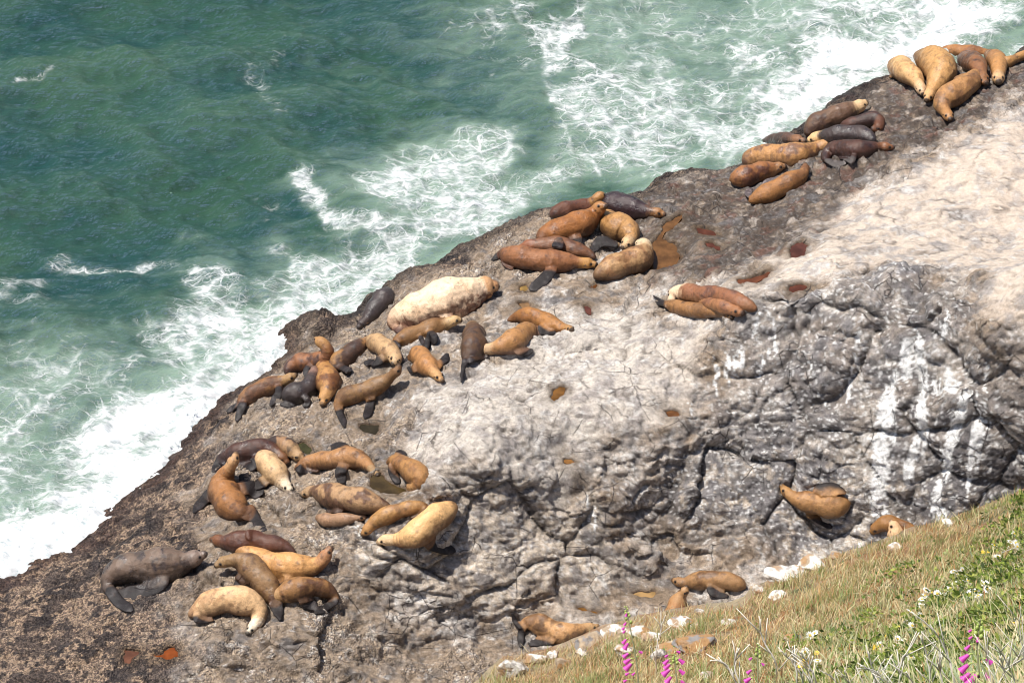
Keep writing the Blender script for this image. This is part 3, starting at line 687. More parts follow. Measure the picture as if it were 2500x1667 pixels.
def sea_lion(label, group, body, flips, c1, c2, ch=None, cb=None, mott=.5, wet=.3, flipc=(.035,.027,.027), belly=.6, lift=0., seed=0):
    ch = ch or c1; cb = cb or c2
    pts = []; ts = []
    for q in body:
        u, v, wv = q[:3]; ex = (q[3] if len(q) > 3 else 0) + lift
        r = wv*82./PXM
        p, t = ground_px(u, v, r*.55+ex); ts.append(t)
    ts = np.array(ts); tsm = ts.copy()
    tsm[1:-1] = .5*ts[1:-1]+.25*(ts[:-2]+ts[2:])
    # the head may not sink into a hump in front of it
    for q, t in zip(body, tsm):
        pts.append(np.append(at_depth(q[0], q[1], t), q[2]*t/PXM))
    A = crom(pts, 46); Cb = A[:, :3]; R = np.clip(A[:, 3], .03, 2)
    arc = np.concatenate([[0], np.cumsum(np.linalg.norm(np.diff(Cb, axis=0), axis=1))]); L = arc[-1]; s = arc/L
    # muzzle, brow, neck, shoulder, hip
    sc_ = np.clip(L/2.1, .6, 1.3); aa = arc/sc_
    R = R*(1+.11*np.exp(-((aa-.20)/.07)**2)-.15*np.exp(-((aa-.095)/.035)**2)-.09*np.exp(-((aa-.42)/.10)**2)+.09*np.exp(-((s-.40)/.09)**2)-.09*np.exp(-((s-.62)/.08)**2)+.07*np.exp(-((s-.77)/.06)**2))
    R = np.where(aa < .10, np.maximum(R, .062*sc_), R)
    hr = R[np.argmin(np.abs(arc-.22))]
    bm = bmesh.new(); up = np.array([0, .05, 1.])
    tube(bm, Cb, R*.93, R*.92, up, 22)
    FL = []
    for fl in flips:
        fp = []
        for i, q in enumerate(fl):
            u, v, wv = q[:3]; ex = q[3] if len(q) > 3 else 0
            p, t = ground_px(u, v, .06+ex + (.12 if i == 0 else 0)); fp.append(np.append(p, wv*t/PXM))
        fp = np.array(fp)
        d = np.linalg.norm(Cb-fp[0, :3], axis=1); k = int(np.argmin(d-R*.3))
        root = np.append(Cb[k]*.75+fp[0, :3]*.25, min(fp[0, 3], R[k]*.7))
        fp = np.concatenate([[root], fp])
        n = 22; B = crom(fp, n); th = np.interp(np.linspace(0, 1, n), [0, .3, .7, 1], [.075, .045, .03, .022])
        wd = np.maximum(B[:, 3]*np.interp(np.linspace(0, 1, n), [0, .4, .8, 1], [1., 1.2, 1.3, .8]), .03)
        T = np.gradient(B[:, :3], axis=0); upf = np.tile(np.array([0, -.25, 1.]), (n, 1))
        sdv = np.cross(T, upf); sdv /= np.linalg.norm(sdv, axis=1, keepdims=True)+1e-9
        wd = wd/np.clip(np.hypot(sdv[:, 0], sdv[:, 1]*SP-sdv[:, 2]*CP), .6, 1)
        tube(bm, B[:, :3], wd, np.minimum(th, wd), upf, 18)
        # toes: three ridges that split the end of the flipper
        FL.append((B[:, :3], wd))
    me = bpy.data.meshes.new('t'); bmesh.ops.recalc_face_normals(bm, faces=bm.faces); bm.to_mesh(me); bm.free()
    o = bpy.data.objects.new('t', me); C.objects.link(o)
    rm = o.modifiers.new('r', 'REMESH'); rm.mode = 'VOXEL'; rm.voxel_size = .023
    smm = o.modifiers.new('s', 'SMOOTH'); smm.factor = .5; smm.iterations = 4
    dg = bpy.context.evaluated_depsgraph_get(); ev = o.evaluated_get(dg); me2 = bpy.data.meshes.new_from_object(ev)
    bpy.data.objects.remove(o); bpy.data.meshes.remove(me)
    nv = len(me2.vertices); V = np.empty(nv*3, np.float32); me2.vertices.foreach_get('co', V); V = V.reshape(-1, 3).astype(float)
    D = np.linalg.norm(V[:, None]-Cb[None, ::2], axis=-1); Dn = D/R[None, ::2]; k = np.argmin(Dn, 1)*2; dn = Dn.min(1)
    sv = s[k]; av = arc[k]; rv = R[k]
    flm = sstep(1.12, 1.5, dn)
    # folds of skin on the neck and flank, shoulder and hip bulges
    rel = V - Cb[k]; nrm = rel/(np.linalg.norm(rel, axis=1, keepdims=True)+1e-6)
    so_ = np.array([seed*3.7, seed*1.3, 0])
    amp = (1-flm)*rv
    fold = perlin(np.stack([av*15+2*perlin(V*2+so_, 3), np.full(nv, seed*1.), rel[:, 2]*2/rv*.5], -1), 5)
    dis = amp*(.085*perlin(V*2.0+so_, 1) + .035*perlin(V*4.5+so_, 2) + .045*np.abs(fold)*sstep(.1, .3, sv)*sstep(.75, .5, sv))
    V = V + nrm*dis[:, None]
    low = sstep(.25, -.5, rel[:, 2]/rv)*(1-flm)*sstep(.12, .3, sv)*sstep(1., .85, sv)
    V[:, :2] += rel[:, :2]*(.16*low)[:, None]; V[:, :2] -= rel[:, :2]*(.10*sstep(.2, .9, rel[:, 2]/rv)*(1-flm))[:, None]      # blubber settles outwards on the rock
    # colours of the coat, with underside shade and back highlights painted in
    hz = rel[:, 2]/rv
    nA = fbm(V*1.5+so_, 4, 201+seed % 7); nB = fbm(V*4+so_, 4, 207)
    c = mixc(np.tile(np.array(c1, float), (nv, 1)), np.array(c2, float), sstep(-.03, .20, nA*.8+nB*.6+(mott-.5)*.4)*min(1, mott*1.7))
    c = mixc(c, np.array(cb, float)*.62, sstep(.48, -.42, hz+.6*nA+.3*nB)*min(1, belly*1.45))  # belly colour, deepened with painted shade on the underside
    c = c*(.92+.22*sstep(.0, .8, hz+.8*nB))[:, None]  # painted highlight: coat lightened towards the top of the back
    c = c*(1-.30*sstep(.05, .30, fbm(V*7+so_, 3, 219)+.4*nA)*(mott+.3))[:, None]
    c = mixc(c, np.array(cb, float)*.8, sstep(.80, 1.0, sv)*.7)
    hd = sstep(.66, .32, av*(.72 if seed == TRIO else 1.)+.25*nB)
    c = mixc(c, np.array(ch, float), hd)
    if seed == BULL:
        sp = sstep(-.04, .10, fbm(V*7+so_, 3, 215)+.3*nB)*sstep(.58, .30, sv+.15*nA)*sstep(.75, .15, hz+.4*nB); c = mixc(c, np.array([.20, .08, .04]), sp*.9)
        c = mixc(c, np.array([.17, .075, .045]), sstep(.55, .7, sv+.2*nA)*sstep(.35, -.05, hz+.5*nB)*.85)
    Th = Cb[6]-Cb[2]; Th /= np.linalg.norm(Th)+1e-9; s2 = np.cross(Th, [0, 0, 1.]); s2 /= np.linalg.norm(s2)+1e-9; q2 = np.cross(s2, Th); q2 = q2 if q2[2] > 0 else -q2
    ke = int(np.argmin(np.abs(arc-.15)))
    for sg in (-1, 1):
        pe = Cb[ke] + (s2*sg*.80 + q2*.50)*R[ke]
        c = mixc(c, np.array([.02, .014, .012]), sstep(.062, .03, np.linalg.norm(V-pe, axis=1))*.9)
    c = mixc(c, np.array(ch, float)*.62, sstep(.13, .07, av)*.6)
    nose = sstep(.075, .035, av); c = mixc(c, np.array([.03, .022, .02]), nose*.85)
    fr = np.array(flipc)[None]*.55*(1+1.1*sstep(.0, .3, nB)[:, None]) 
    c = c*(1-flm[:, None]) + fr*flm[:, None]
    c = c*(1 - .35*(sstep(.24, .36, perlin(V*11+so_, 9))*sstep(.0, .2, nB))[:, None])
    lum = c.mean(1, keepdims=True); c = np.clip(lum + (c-lum)*1.0, .006, 1)*(.72+.26*np.clip(lum/.4, 0, 1))*np.array([1., .93, .93])
    loc = np.array([V[:, 0].mean(), V[:, 1].mean(), V[:, 2].min()])
    me2.vertices.foreach_set('co', np.ascontiguousarray(V-loc, np.float32).ravel())
    me2.polygons.foreach_set('use_smooth', np.ones(len(me2.polygons), bool)); me2.update()
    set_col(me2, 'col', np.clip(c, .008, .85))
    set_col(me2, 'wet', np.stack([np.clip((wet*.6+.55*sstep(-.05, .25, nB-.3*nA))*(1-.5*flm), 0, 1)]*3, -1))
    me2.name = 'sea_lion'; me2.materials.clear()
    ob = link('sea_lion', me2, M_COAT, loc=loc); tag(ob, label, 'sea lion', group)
    # eyes
    ke = int(np.argmin(np.abs(arc-.15))); T = Cb[min(ke+1, 45)]-Cb[max(ke-1, 0)]; T /= np.linalg.norm(T)
    sd2 = np.cross(T, [0, 0, 1.]); sd2 /= np.linalg.norm(sd2)+1e-9; q = np.cross(sd2, T); q = q if q[2] > 0 else -q
    for sg in (-1, 1):
        pe = Cb[ke] + (sd2*sg*.80 + q*.50)*R[ke]*.95
        bm = bmesh.new(); bmesh.ops.create_uvsphere(bm, u_segments=10, v_segments=7, radius=.026)
        m3 = bpy.data.meshes.new('eye'); bm.to_mesh(m3); bm.free()
        m3.polygons.foreach_set('use_smooth', np.ones(len(m3.polygons), bool))
        link('eye', m3, M_EYE, parent=ob, loc=pe-loc)
        kr = int(np.argmin(np.abs(arc-.27))); pr = Cb[kr] + (sd2*sg*.95+q*.25)*R[kr]*.98
        bm = bmesh.new(); bmesh.ops.create_cone(bm, cap_ends=True, segments=8, radius1=.02, radius2=.004, depth=.07)
        bmesh.ops.rotate(bm, verts=bm.verts, cent=(0, 0, 0), matrix=Vector(tuple(T*.9+sd2*sg*.5-q*.2)).to_track_quat('Z', 'Y').to_matrix())
        m3 = bpy.data.meshes.new('ear'); bm.to_mesh(m3); bm.free(); link('ear', m3, M_EAR, parent=ob, loc=pr-loc)
    return ob
G_A='sea lions on the barnacle ledge at the lower left'; G_B='sea lions in the lower middle pile'; G_C='sea lions crowded by the foam inlet'
G_D='sea lions around the huge pale bull'; G_E='sea lions piled beside the large brown pool'; G_F='sea lions piled on the dark bench'; G_G='sea lions heaped at the far upper right'
G_H='trio resting behind the grey boulder'; G_I='sea lions lying below the cliff face'
SL = [
 # A
 ('huge dark grey bull lying on black mussels, nose raised to the right', G_A, [(504,1350,8,.35),(490,1356,16,.3),(465,1364,27,.15),(430,1374,41),(390,1380,47),(345,1382,44),(300,1388,38),(272,1410,28),(262,1432,16),(262,1446,9)],
  [[(395,1418,14),(350,1440,12),(305,1447,11),(283,1440,6)],[(268,1440,12),(290,1468,11),(312,1483,9),(324,1491,6)]], (.165,.115,.08),(.05,.035,.032),(.24,.18,.14),(.03,.022,.022), .5, .75),
 ('cream and gold sea lion with white head curled down, front of the left pile', G_A, [(603,1547,6),(614,1534,12),(628,1515,19),(630,1493,25),(612,1474,33),(583,1462,38),(550,1461,37),(515,1470,33),(487,1486,25),(470,1498,15),(463,1504,7)],
  [[(480,1506,8),(500,1512,6),(520,1507,4)]], (.62,.42,.22),(.42,.24,.11),(.72,.66,.50),(.22,.11,.06), .35, .3),
 ('olive brown sea lion stretched over the golden one, head turned left', G_A, [(525,1382,7,.3),(540,1373,14,.3),(560,1368,17,.3),(582,1367,21,.25),(604,1376,29,.15),(626,1396,35),(645,1420,34),(660,1442,28),(668,1462,20),(673,1476,12)],
  [[(597,1408,13),(586,1425,11),(574,1437,8)],[(672,1468,15),(678,1490,12),(684,1513,5)]], (.24,.145,.065),(.12,.06,.03),(.34,.22,.10),(.10,.045,.025), .5, .35),
 ('long golden sea lion lying behind the olive one, head raised right', G_A, [(812,1338,7,.4),(803,1342,12,.4),(795,1355,16,.3),(780,1372,21,.15),(758,1381,27),(725,1382,34),(690,1380,36),(655,1372,33),(620,1357,26),(592,1346,18),(576,1343,10)],
  [[(700,1412,12),(685,1418,12),(662,1410,8),(643,1400,4)]], (.52,.29,.105),(.38,.19,.06),(.40,.20,.09),(.26,.12,.045), .35, .3),
 ('dark red brown sea lion with a flipper folded on its flank above the gold one', G_A, [(515,1317,7),(530,1318,15),(550,1322,21),(580,1322,28),(615,1322,30),(650,1326,28),(685,1333,23),(708,1343,14),(720,1350,6)],
  [[(605,1305,8,.3),(630,1314,11,.3),(665,1324,5,.25)]], (.115,.042,.02),(.075,.035,.025),(.20,.08,.03),(.10,.06,.05), .4, .65),
 ('brown sea lion with golden face curled to its hind flippers at the pile edge', G_A, [(656,1456,9),(670,1455,17),(690,1450,24),(715,1439,29),(745,1431,28),(775,1431,25),(800,1441,20),(815,1453,14),(822,1466,8)],
  [[(740,1455,12),(760,1475,10),(776,1489,5)],[(818,1462,9),(803,1476,8),(785,1488,8),(768,1497,5)]], (.30,.16,.06),(.13,.06,.028),(.40,.25,.11),(.12,.055,.025), .55, .3),
 # B
 ('golden brown sea lion sitting upright with neck stretched skyward', G_B, [(577,1104,6,.75),(573,1118,13,.7),(562,1140,17,.5),(549,1162,24,.25),(544,1186,35,.05),(553,1212,41),(570,1235,38),(588,1249,28),(603,1253,16)],
  [[(525,1205,13),(505,1215,11),(485,1235,10),(473,1252,6)],[(602,1190,12),(625,1198,11),(645,1198,8)],[(606,1250,15),(622,1265,11),(635,1284,10),(645,1296,9)]], (.32,.15,.05),(.18,.08,.03),(.50,.30,.14),(.10,.045,.025), .5, .3),
 ('pale buff sea lion asleep with face pointing down, beside the upright one', G_B, [(712,1199,6),(703,1190,13),(692,1178,19),(680,1161,27),(667,1145,32),(653,1128,31),(645,1116,24),(646,1108,14)],
  [[(645,1175,9),(620,1183,9),(600,1175,9),(586,1158,7)]], (.52,.36,.19),(.40,.26,.12),(.66,.58,.42),(.28,.16,.07), .35, .25),
 ('nearly black red brown sea lion lying behind the upright one', G_B, [(703,1133,8),(692,1120,15),(675,1106,21),(655,1099,27),(625,1098,32),(595,1103,32),(570,1109,27),(553,1114,18),(545,1122,9)],
  [[(620,1130,11),(600,1136,9),(583,1130,6)],[(548,1118,10),(532,1134,9),(521,1152,8)]], (.075,.028,.016),(.045,.022,.018),(.20,.09,.035),(.04,.02,.02), .5, .7),
 ('tawny sea lion with a black back, head against the green pool', G_B, [(742,1120,8),(734,1118,13),(722,1107,18),(708,1094,22),(695,1085,22),(678,1078,18),(660,1078,12),(648,1082,6)],
  [], (.30,.18,.09),(.05,.03,.025),(.42,.28,.14),(.08,.04,.02), .6, .45),
 ('brown sea lion arched over the rock, snout reaching into the olive pool', G_B, [(924,1161,5),(913,1150,10),(900,1137,15),(885,1125,20),(866,1118,26),(840,1118,30),(810,1122,28),(780,1123,22),(750,1128,18),(730,1140,11),(722,1148,5)],
  [[(832,1150,13),(833,1165,11),(835,1180,9)],[(848,1093,6),(825,1090,8),(798,1094,5)],[(732,1142,8),(752,1148,6),(782,1144,4)]], (.36,.19,.075),(.16,.075,.03),(.36,.24,.12),(.12,.05,.025), .45, .35),
 ('tan sea lion with dark patched flank lying head left, middle of the lower pile', G_B, [(734,1211,7),(745,1204,13),(765,1200,18),(785,1203,23),(810,1208,31),(840,1213,35),(870,1217,35),(900,1225,31),(925,1232,23),(945,1236,12),(952,1237,6)],
  [[(830,1237,10),(815,1241,9),(800,1241,7)]], (.38,.24,.12),(.15,.08,.045),(.38,.26,.14),(.10,.05,.03), .7, .3),
 ('light brown sea lion tucked under the patched tan one', G_B, [(898,1262,5),(885,1262,9),(865,1263,12),(842,1266,16),(815,1269,19),(792,1266,17),(775,1262,9)],
  [], (.34,.21,.12),(.24,.14,.08),None,(.26,.16,.09), .3, .25),
 ('slim ochre sea lion lying with head down left toward the big blond one', G_B, [(882,1306,6),(893,1296,12),(905,1283,16),(922,1268,20),(945,1256,23),(970,1246,22),(1000,1238,19),(1025,1235,14),(1042,1236,8)],
  [[(1035,1242,8),(1020,1255,5),(1002,1262,4)]], (.40,.225,.08),(.26,.13,.05),(.45,.25,.09),(.2,.1,.04), .4, .3),
 ('blond sea lion draped head down over the rock edge above the grey wall', G_B, [(921,1326,7),(934,1319,14),(956,1317,16),(980,1315,22),(1008,1305,33),(1035,1285,37),(1060,1263,35),(1085,1248,29),(1102,1240,20),(1110,1238,10)],
  [[(1052,1322,13),(1075,1334,11),(1098,1340,8),(1112,1343,5)]], (.64,.41,.18),(.52,.29,.12),(.66,.48,.27),(.28,.12,.05), .3, .3),
 ('golden brown sea lion curled into a comma beside the olive pool', G_B, [(995,1186,8),(1010,1188,16),(1027,1175,22),(1020,1158,28),(1000,1143,29),(980,1131,23),(962,1124,16),(948,1130,8)],
  [[(958,1142,10),(964,1163,9),(975,1180,7)],[(975,1108,8),(992,1106,6)]], (.36,.19,.065),(.22,.10,.035),(.46,.26,.10),(.16,.07,.03), .4, .3),
 # C
 ('slender brown sea lion at the shore edge with splayed hind flippers', G_C, [(725,914,6,.3),(713,920,12,.3),(695,928,15,.2),(672,936,20,.1),(645,946,24),(620,959,25),(600,973,21),(588,985,14),(582,993,7)],
  [[(680,960,9),(672,975,9),(660,991,5)],[(588,985,9),(572,995,6),(553,1006,4)],[(592,988,10),(585,1010,8),(577,1028,6)]], (.26,.13,.05),(.13,.06,.03),(.36,.22,.09),(.11,.05,.03), .55, .4),
 ('dark brown sea lion rearing with its muzzle up against the foam', G_C, [(770,826,6,.8),(782,834,14,.75),(795,845,16,.6),(799,864,18,.35),(783,878,22,.15),(758,882,25),(732,884,26),(712,895,21),(702,908,12)],
  [[(750,905,9),(755,922,8)]], (.27,.12,.05),(.09,.04,.025),(.42,.23,.08),(.07,.035,.025), .55, .5),
 ('mottled gold sea lion lying on its belly, nose toward the viewer', G_C, [(787,990,7),(790,977,13),(796,962,19),(802,940,29),(800,917,29),(793,899,24),(789,888,17),(788,880,9)],
  [], (.40,.21,.07),(.20,.085,.03),(.48,.27,.10),(.16,.07,.03), .65, .35),
 ('black sea lion sitting hunched under the rearing one', G_C, [(768,898,10,.2),(764,922,19,.15),(754,944,25),(732,955,29),(710,962,27),(694,972,15)],
  [[(738,962,8),(722,977,7),(702,986,6),(684,986,4)],[(748,972,7),(752,984,6),(739,991,4)]], (.052,.036,.032),(.035,.026,.025),(.26,.16,.12),(.03,.022,.022), .4, .7),
 ('blotched brown sea lion stretched behind the mottled gold one', G_C, [(908,826,10),(893,836,16),(872,850,23),(850,866,28),(829,884,28),(815,899,21),(808,908,10)],
  [[(852,904,8),(838,898,6)]], (.32,.175,.065),(.085,.045,.028),(.38,.22,.10),(.07,.035,.025), .85, .45),
 ('tan sea lion bent double, its neck across the long one', G_C, [(958,890,7,.2),(965,882,14,.2),(962,868,21,.15),(944,852,25),(925,839,26),(909,833,20),(900,836,10)],
  [[(920,882,8),(905,886,7),(888,884,4)]], (.45,.30,.15),(.26,.15,.07),(.52,.36,.19),(.22,.11,.05), .5, .3),
 ('long olive brown sea lion with raised head and one flipper straight down', G_C, [(975,890,6,.6),(971,902,12,.55),(959,914,14,.4),(941,928,17,.2),(920,940,22),(895,951,25),(868,959,26),(842,969,23),(827,985,15),(822,996,9)],
  [[(905,965,11),(903,990,10),(896,1013,9),(890,1022,4)],[(825,988,11),(830,1010,8),(839,1030,7),(842,1042,5)]], (.25,.145,.06),(.13,.065,.03),(.24,.13,.055),(.33,.16,.055), .45, .3),
 ('small ginger sea lion lying nose down right with a flipper thrown out', G_C, [(1082,931,6),(1072,920,11),(1060,908,17),(1045,893,25),(1032,875,27),(1020,862,22),(1014,855,13)],
  [[(1070,890,9),(1085,878,9),(1092,862,6)],[(1015,895,8),(1005,902,6),(995,896,4)],[(1010,867,6),(995,879,5),(980,891,3)]], (.40,.20,.07),(.27,.13,.045),(.52,.31,.13),(.25,.12,.045), .35, .25),
 # D
 ('enormous cream bull with rust mottled chest, largest animal on the rocks', G_D, [(1216,700,11,.2),(1200,700,23,.15),(1175,705,35,.05),(1145,715,45),(1105,725,52),(1065,738,54),(1028,754,49),(990,770,41),(967,785,28),(960,800,12)],
  [[(1092,778,15),(1072,774,14),(1052,780,10)],[(978,800,10),(1000,800,8),(1020,790,7)]], (.74,.58,.39),(.58,.40,.23),(.52,.30,.14),(.30,.13,.065), .3, .3, (.16,.08,.06)),
 ('brown sea lion with light head lying against the cream bull', G_D, [(1127,783,6,.25),(1115,781,12,.25),(1098,786,16,.15),(1080,793,20),(1055,802,26),(1025,812,26),(995,821,22),(972,830,15),(960,837,7)],
  [[(1060,822,9),(1050,840,8),(1043,856,5)],[(1040,846,6),(1044,830,6,.15),(1048,812,4,.3)],[(965,840,8),(976,852,6)]], (.25,.135,.05),(.16,.075,.03),(.52,.36,.17),(.30,.14,.045), .35, .4),
 ('slate black sea lion lying nose down by the water edge', G_D, [(874,802,7),(882,792,13),(893,782,15),(905,767,20),(920,748,26),(934,731,29),(944,718,23),(950,711,12)],
  [], (.068,.052,.05),(.045,.036,.036),(.06,.04,.035),(.09,.065,.05), .4, .65),
 ('dark brown sea lion seen from behind with its hind flippers hanging down', G_D, [(1153,790,10,.1),(1155,803,20),(1159,823,31),(1156,845,33),(1146,865,26),(1136,878,12)],
  [[(1135,882,7),(1130,905,5),(1126,934,3)],[(1150,878,6),(1172,871,4),(1190,866,3)]], (.13,.07,.035),(.07,.04,.03),(.26,.17,.09),(.06,.035,.025), .5, .45),
 ('ginger sea lion with pale head resting left beside the dark one', G_D, [(1166,862,8),(1180,854,14),(1200,851,17),(1222,845,22),(1246,835,29),(1268,820,31),(1287,808,25),(1299,802,14)],
  [[(1265,850,9),(1285,858,7),(1302,855,4)],[(1308,806,8),(1330,808,6),(1350,812,4)]], (.40,.21,.075),(.30,.15,.06),(.52,.36,.20),(.24,.15,.12), .3, .35),
 ('reddish brown sea lion dozing head right, farthest right beside the bull', G_D, [(1397,807,7),(1387,803,13),(1370,801,16),(1350,793,21),(1328,783,26),(1300,773,26),(1275,770,20),(1255,776,12),(1240,783,5)],
  [[(1320,803,8),(1340,811,6),(1356,812,4)]], (.35,.165,.045),(.24,.10,.03),(.42,.24,.09),(.18,.075,.03), .4, .3),
 # E
 ('chestnut sea lion at the back of its pile, speckled snout up beside the black one', G_E, [(1472,473,6,.45),(1465,479,13,.45),(1452,489,15,.3),(1440,500,19,.15),(1415,508,23),(1385,512,25),(1360,518,20),(1345,528,10)],
  [], (.14,.055,.028),(.08,.035,.022),(.42,.22,.07),(.10,.045,.03), .4, .5),
 ('orange brown sea lion propped up with raised head, centre of its pile', G_E, [(1480,504,8,.7),(1469,504,15,.65),(1456,516,20,.45),(1440,531,26,.2),(1415,546,34,.05),(1385,556,36),(1355,566,33),(1331,576,25),(1320,587,13)],
  [[(1407,585,13),(1402,600,11)]], (.33,.135,.035),(.20,.075,.022),(.40,.19,.06),(.11,.04,.02), .35, .45),
 ('glossy black sea lion with ginger snout lying head right', G_E, [(1625,525,6),(1612,521,12),(1592,518,16),(1570,514,21),(1545,507,29),(1515,500,33),(1490,493,28),(1475,490,15)],
  [[(1553,489,7,.35),(1515,481,8,.3),(1482,492,4,.2)]], (.045,.022,.024),(.03,.018,.02),(.34,.17,.06),(.07,.035,.035), .3, .9),
 ('yellow brown sea lion with black back bending its head under', G_E, [(1520,606,8),(1531,594,15),(1541,580,20),(1532,562,30),(1511,551,37),(1491,545,34),(1478,530,22),(1472,520,10)],
  [[(1470,590,10),(1452,605,9),(1442,618,5)]], (.43,.24,.085),(.30,.15,.05),(.60,.42,.22),(.10,.05,.03), .35, .35),
 ('curled golden sea lion with scruffy pale shoulders beside the large brown pool', G_E, [(1556,594,10),(1570,597,18),(1574,615,25),(1556,631,34),(1526,642,35),(1496,652,32),(1470,665,24),(1455,677,12)],
  [], (.42,.26,.12),(.28,.14,.055),(.60,.48,.30),(.10,.045,.022), .5, .35),
 ('long russet sea lion stretched head right, front of its pile', G_E, [(1457,647,8),(1440,643,13),(1410,640,17),(1385,638,23),(1350,638,30),(1315,633,32),(1280,627,31),(1245,620,24),(1228,615,13)],
  [[(1345,660,13),(1330,680,12),(1310,698,10),(1292,707,5)],[(1232,625,8),(1241,645,7),(1253,659,5)],[(1225,617,6),(1212,628,5),(1200,636,3)]], (.30,.13,.05),(.21,.085,.035),(.45,.24,.07),(.14,.055,.028), .4, .4),
 ('half hidden brown sea lion holding one dark flipper up behind the russet one', G_E, [(1268,606,10),(1295,600,18),(1330,600,22),(1375,602,27),(1410,612,23),(1438,622,15),(1452,630,7)],
  [[(1360,604,12,.35),(1364,592,11,.5),(1368,580,8,.6)]], (.20,.09,.04),(.11,.05,.028),(.28,.11,.05),(.08,.04,.025), .5, .4),
 # F
 ('brown sea lion with cream streaked head pointing up right, top of its pile', G_F, [(2117,249,8,.15),(2106,255,15,.1),(2085,265,21),(2060,275,26),(2030,286,29),(2000,300,29),(1980,317,21),(1972,330,10)],
  [[(2036,297,9),(2032,314,6)]], (.16,.09,.05),(.09,.05,.035),(.60,.42,.22),(.08,.04,.025), .5, .5),
 ('dark maroon sea lion looking back over its shoulder at the right', G_F, [(2128,316,8),(2143,312,14),(2146,297,17),(2130,290,20),(2100,297,20),(2070,305,16),(2055,309,8)],
  [], (.10,.04,.025),(.055,.028,.022),(.16,.065,.03),(.05,.025,.02), .6, .6),
 ('black bodied sea lion with a yellow speckled head resting on its neighbour', G_F, [(1973,346,8,.25),(1985,339,14,.25),(2010,333,18,.2),(2035,330,22,.15),(2065,326,25,.1),(2095,328,25),(2120,335,20),(2132,346,10)],
  [[(2122,335,7),(2112,346,6),(2100,350,4)]], (.06,.04,.036),(.04,.028,.028),(.62,.43,.20),(.04,.028,.028), .5, .7),
 ('big two tone golden brown sea lion stretched across the middle of its pile', G_F, [(2035,346,10),(2015,354,15),(1995,360,19),(1975,370,25),(1945,378,32),(1905,379,33),(1865,383,32),(1832,389,28),(1818,393,15)],
  [], (.44,.235,.085),(.20,.10,.055),(.48,.27,.11),(.12,.06,.04), .5, .45),
 ('dusky sea lion half hidden at the water side of its pile', G_F, [(1968,346,8),(1945,341,14),(1915,339,17),(1885,342,16),(1860,351,9)],
  [], (.12,.06,.04),(.07,.04,.032),(.26,.13,.06),(.06,.035,.03), .5, .55),
 ('dark chocolate sea lion with ginger neck pointing right, grey flippers folded', G_F, [(2183,361,5),(2170,359,11),(2150,359,14),(2125,361,19),(2095,366,26),(2065,363,26),(2036,366,23),(2019,379,17),(2016,392,9)],
  [[(2022,393,6),(2042,401,6),(2066,398,4)],[(2078,392,7),(2060,384,6),(2045,378,4)]], (.085,.034,.02),(.05,.024,.02),(.26,.11,.04),(.05,.025,.022), .4, .65, (.16,.14,.13)),
 ('ginger and black striped sea lion lying head right below its pile', G_F, [(1919,405,6),(1905,407,12),(1885,411,19),(1860,417,24),(1830,426,28),(1805,433,27),(1788,438,16)],
  [], (.30,.13,.045),(.14,.055,.028),(.36,.19,.08),(.34,.16,.06), .6, .4),
 ('amber sea lion with folded silver flipper, nearest of its pile', G_F, [(1966,402,7,.15),(1965,414,13,.1),(1957,427,18),(1935,440,24),(1905,455,27),(1875,470,26),(1848,483,19),(1832,491,9)],
  [[(1903,436,9,.25),(1878,446,8,.2),(1860,456,5,.1)],[(1838,482,8),(1826,472,8),(1835,460,5)]], (.34,.16,.05),(.18,.08,.03),(.22,.10,.04),(.40,.19,.06), .35, .4, (.20,.17,.17)),
 # G
 ('yellow buff sea lion with black nicks, leftmost of the far heap', G_G, [(2254,231,7),(2251,220,13),(2243,206,18),(2231,190,25),(2213,175,29),(2196,162,27),(2186,156,15)],
  [[(2184,178,6),(2176,186,4)]], (.56,.36,.16),(.46,.27,.11),(.60,.42,.24),(.40,.20,.08), .4, .25),
 ('broad tan sea lion with its head hanging down in the far heap', G_G, [(2262,247,8),(2268,234,14),(2277,218,20),(2290,198,31),(2299,176,41),(2289,154,41),(2268,143,31),(2250,139,18),(2240,141,8)],
  [], (.48,.28,.105),(.36,.20,.075),(.58,.36,.16),(.26,.13,.05), .35, .25),
 ('amber sea lion with charcoal flank stretched in front of the far heap', G_G, [(2321,293,7),(2314,281,14),(2305,266,19),(2303,249,25),(2320,232,30),(2345,217,31),(2368,201,28),(2380,186,18),(2383,172,9)],
  [[(2338,200,10,.3),(2358,192,9,.35),(2378,190,4,.3)]], (.40,.215,.08),(.24,.12,.05),(.42,.22,.08),(.46,.27,.11), .45, .3, (.09,.065,.06)),
 ('dark rusty sea lion squeezed in the far heap with its snout down', G_G, [(2409,205,8),(2400,195,15),(2393,178,20),(2385,160,26),(2370,149,27),(2354,143,18)],
  [[(2400,150,6,.3),(2388,138,5,.4),(2374,132,4,.45)]], (.26,.12,.05),(.12,.06,.035),(.30,.14,.055),(.10,.05,.03), .6, .4),
 ('orange tan sea lion with its pink nose down, right end of the far heap', G_G, [(2438,201,9),(2437,190,16),(2438,172,20),(2437,152,23),(2428,139,20),(2413,133,12)],
  [], (.44,.23,.08),(.30,.14,.05),(.58,.38,.19),(.24,.11,.045), .35, .3),
 ('long rusty sea lion lying crosswise at the back of the far heap', G_G, [(2425,138,10),(2398,131,17),(2365,128,20),(2335,125,19),(2312,122,13),(2299,121,6)],
  [], (.36,.17,.055),(.22,.09,.035),None,(.18,.08,.035), .4, .3),
 ('ginger sea lion at the right picture edge with only its neck in view', G_G, [(2540,122,7),(2522,126,11),(2500,134,11),(2480,143,12),(2462,151,15),(2445,157,14),(2430,160,9)],
  [], (.42,.23,.08),(.28,.14,.05),None,(.2,.1,.04), .4, .25),
 # H
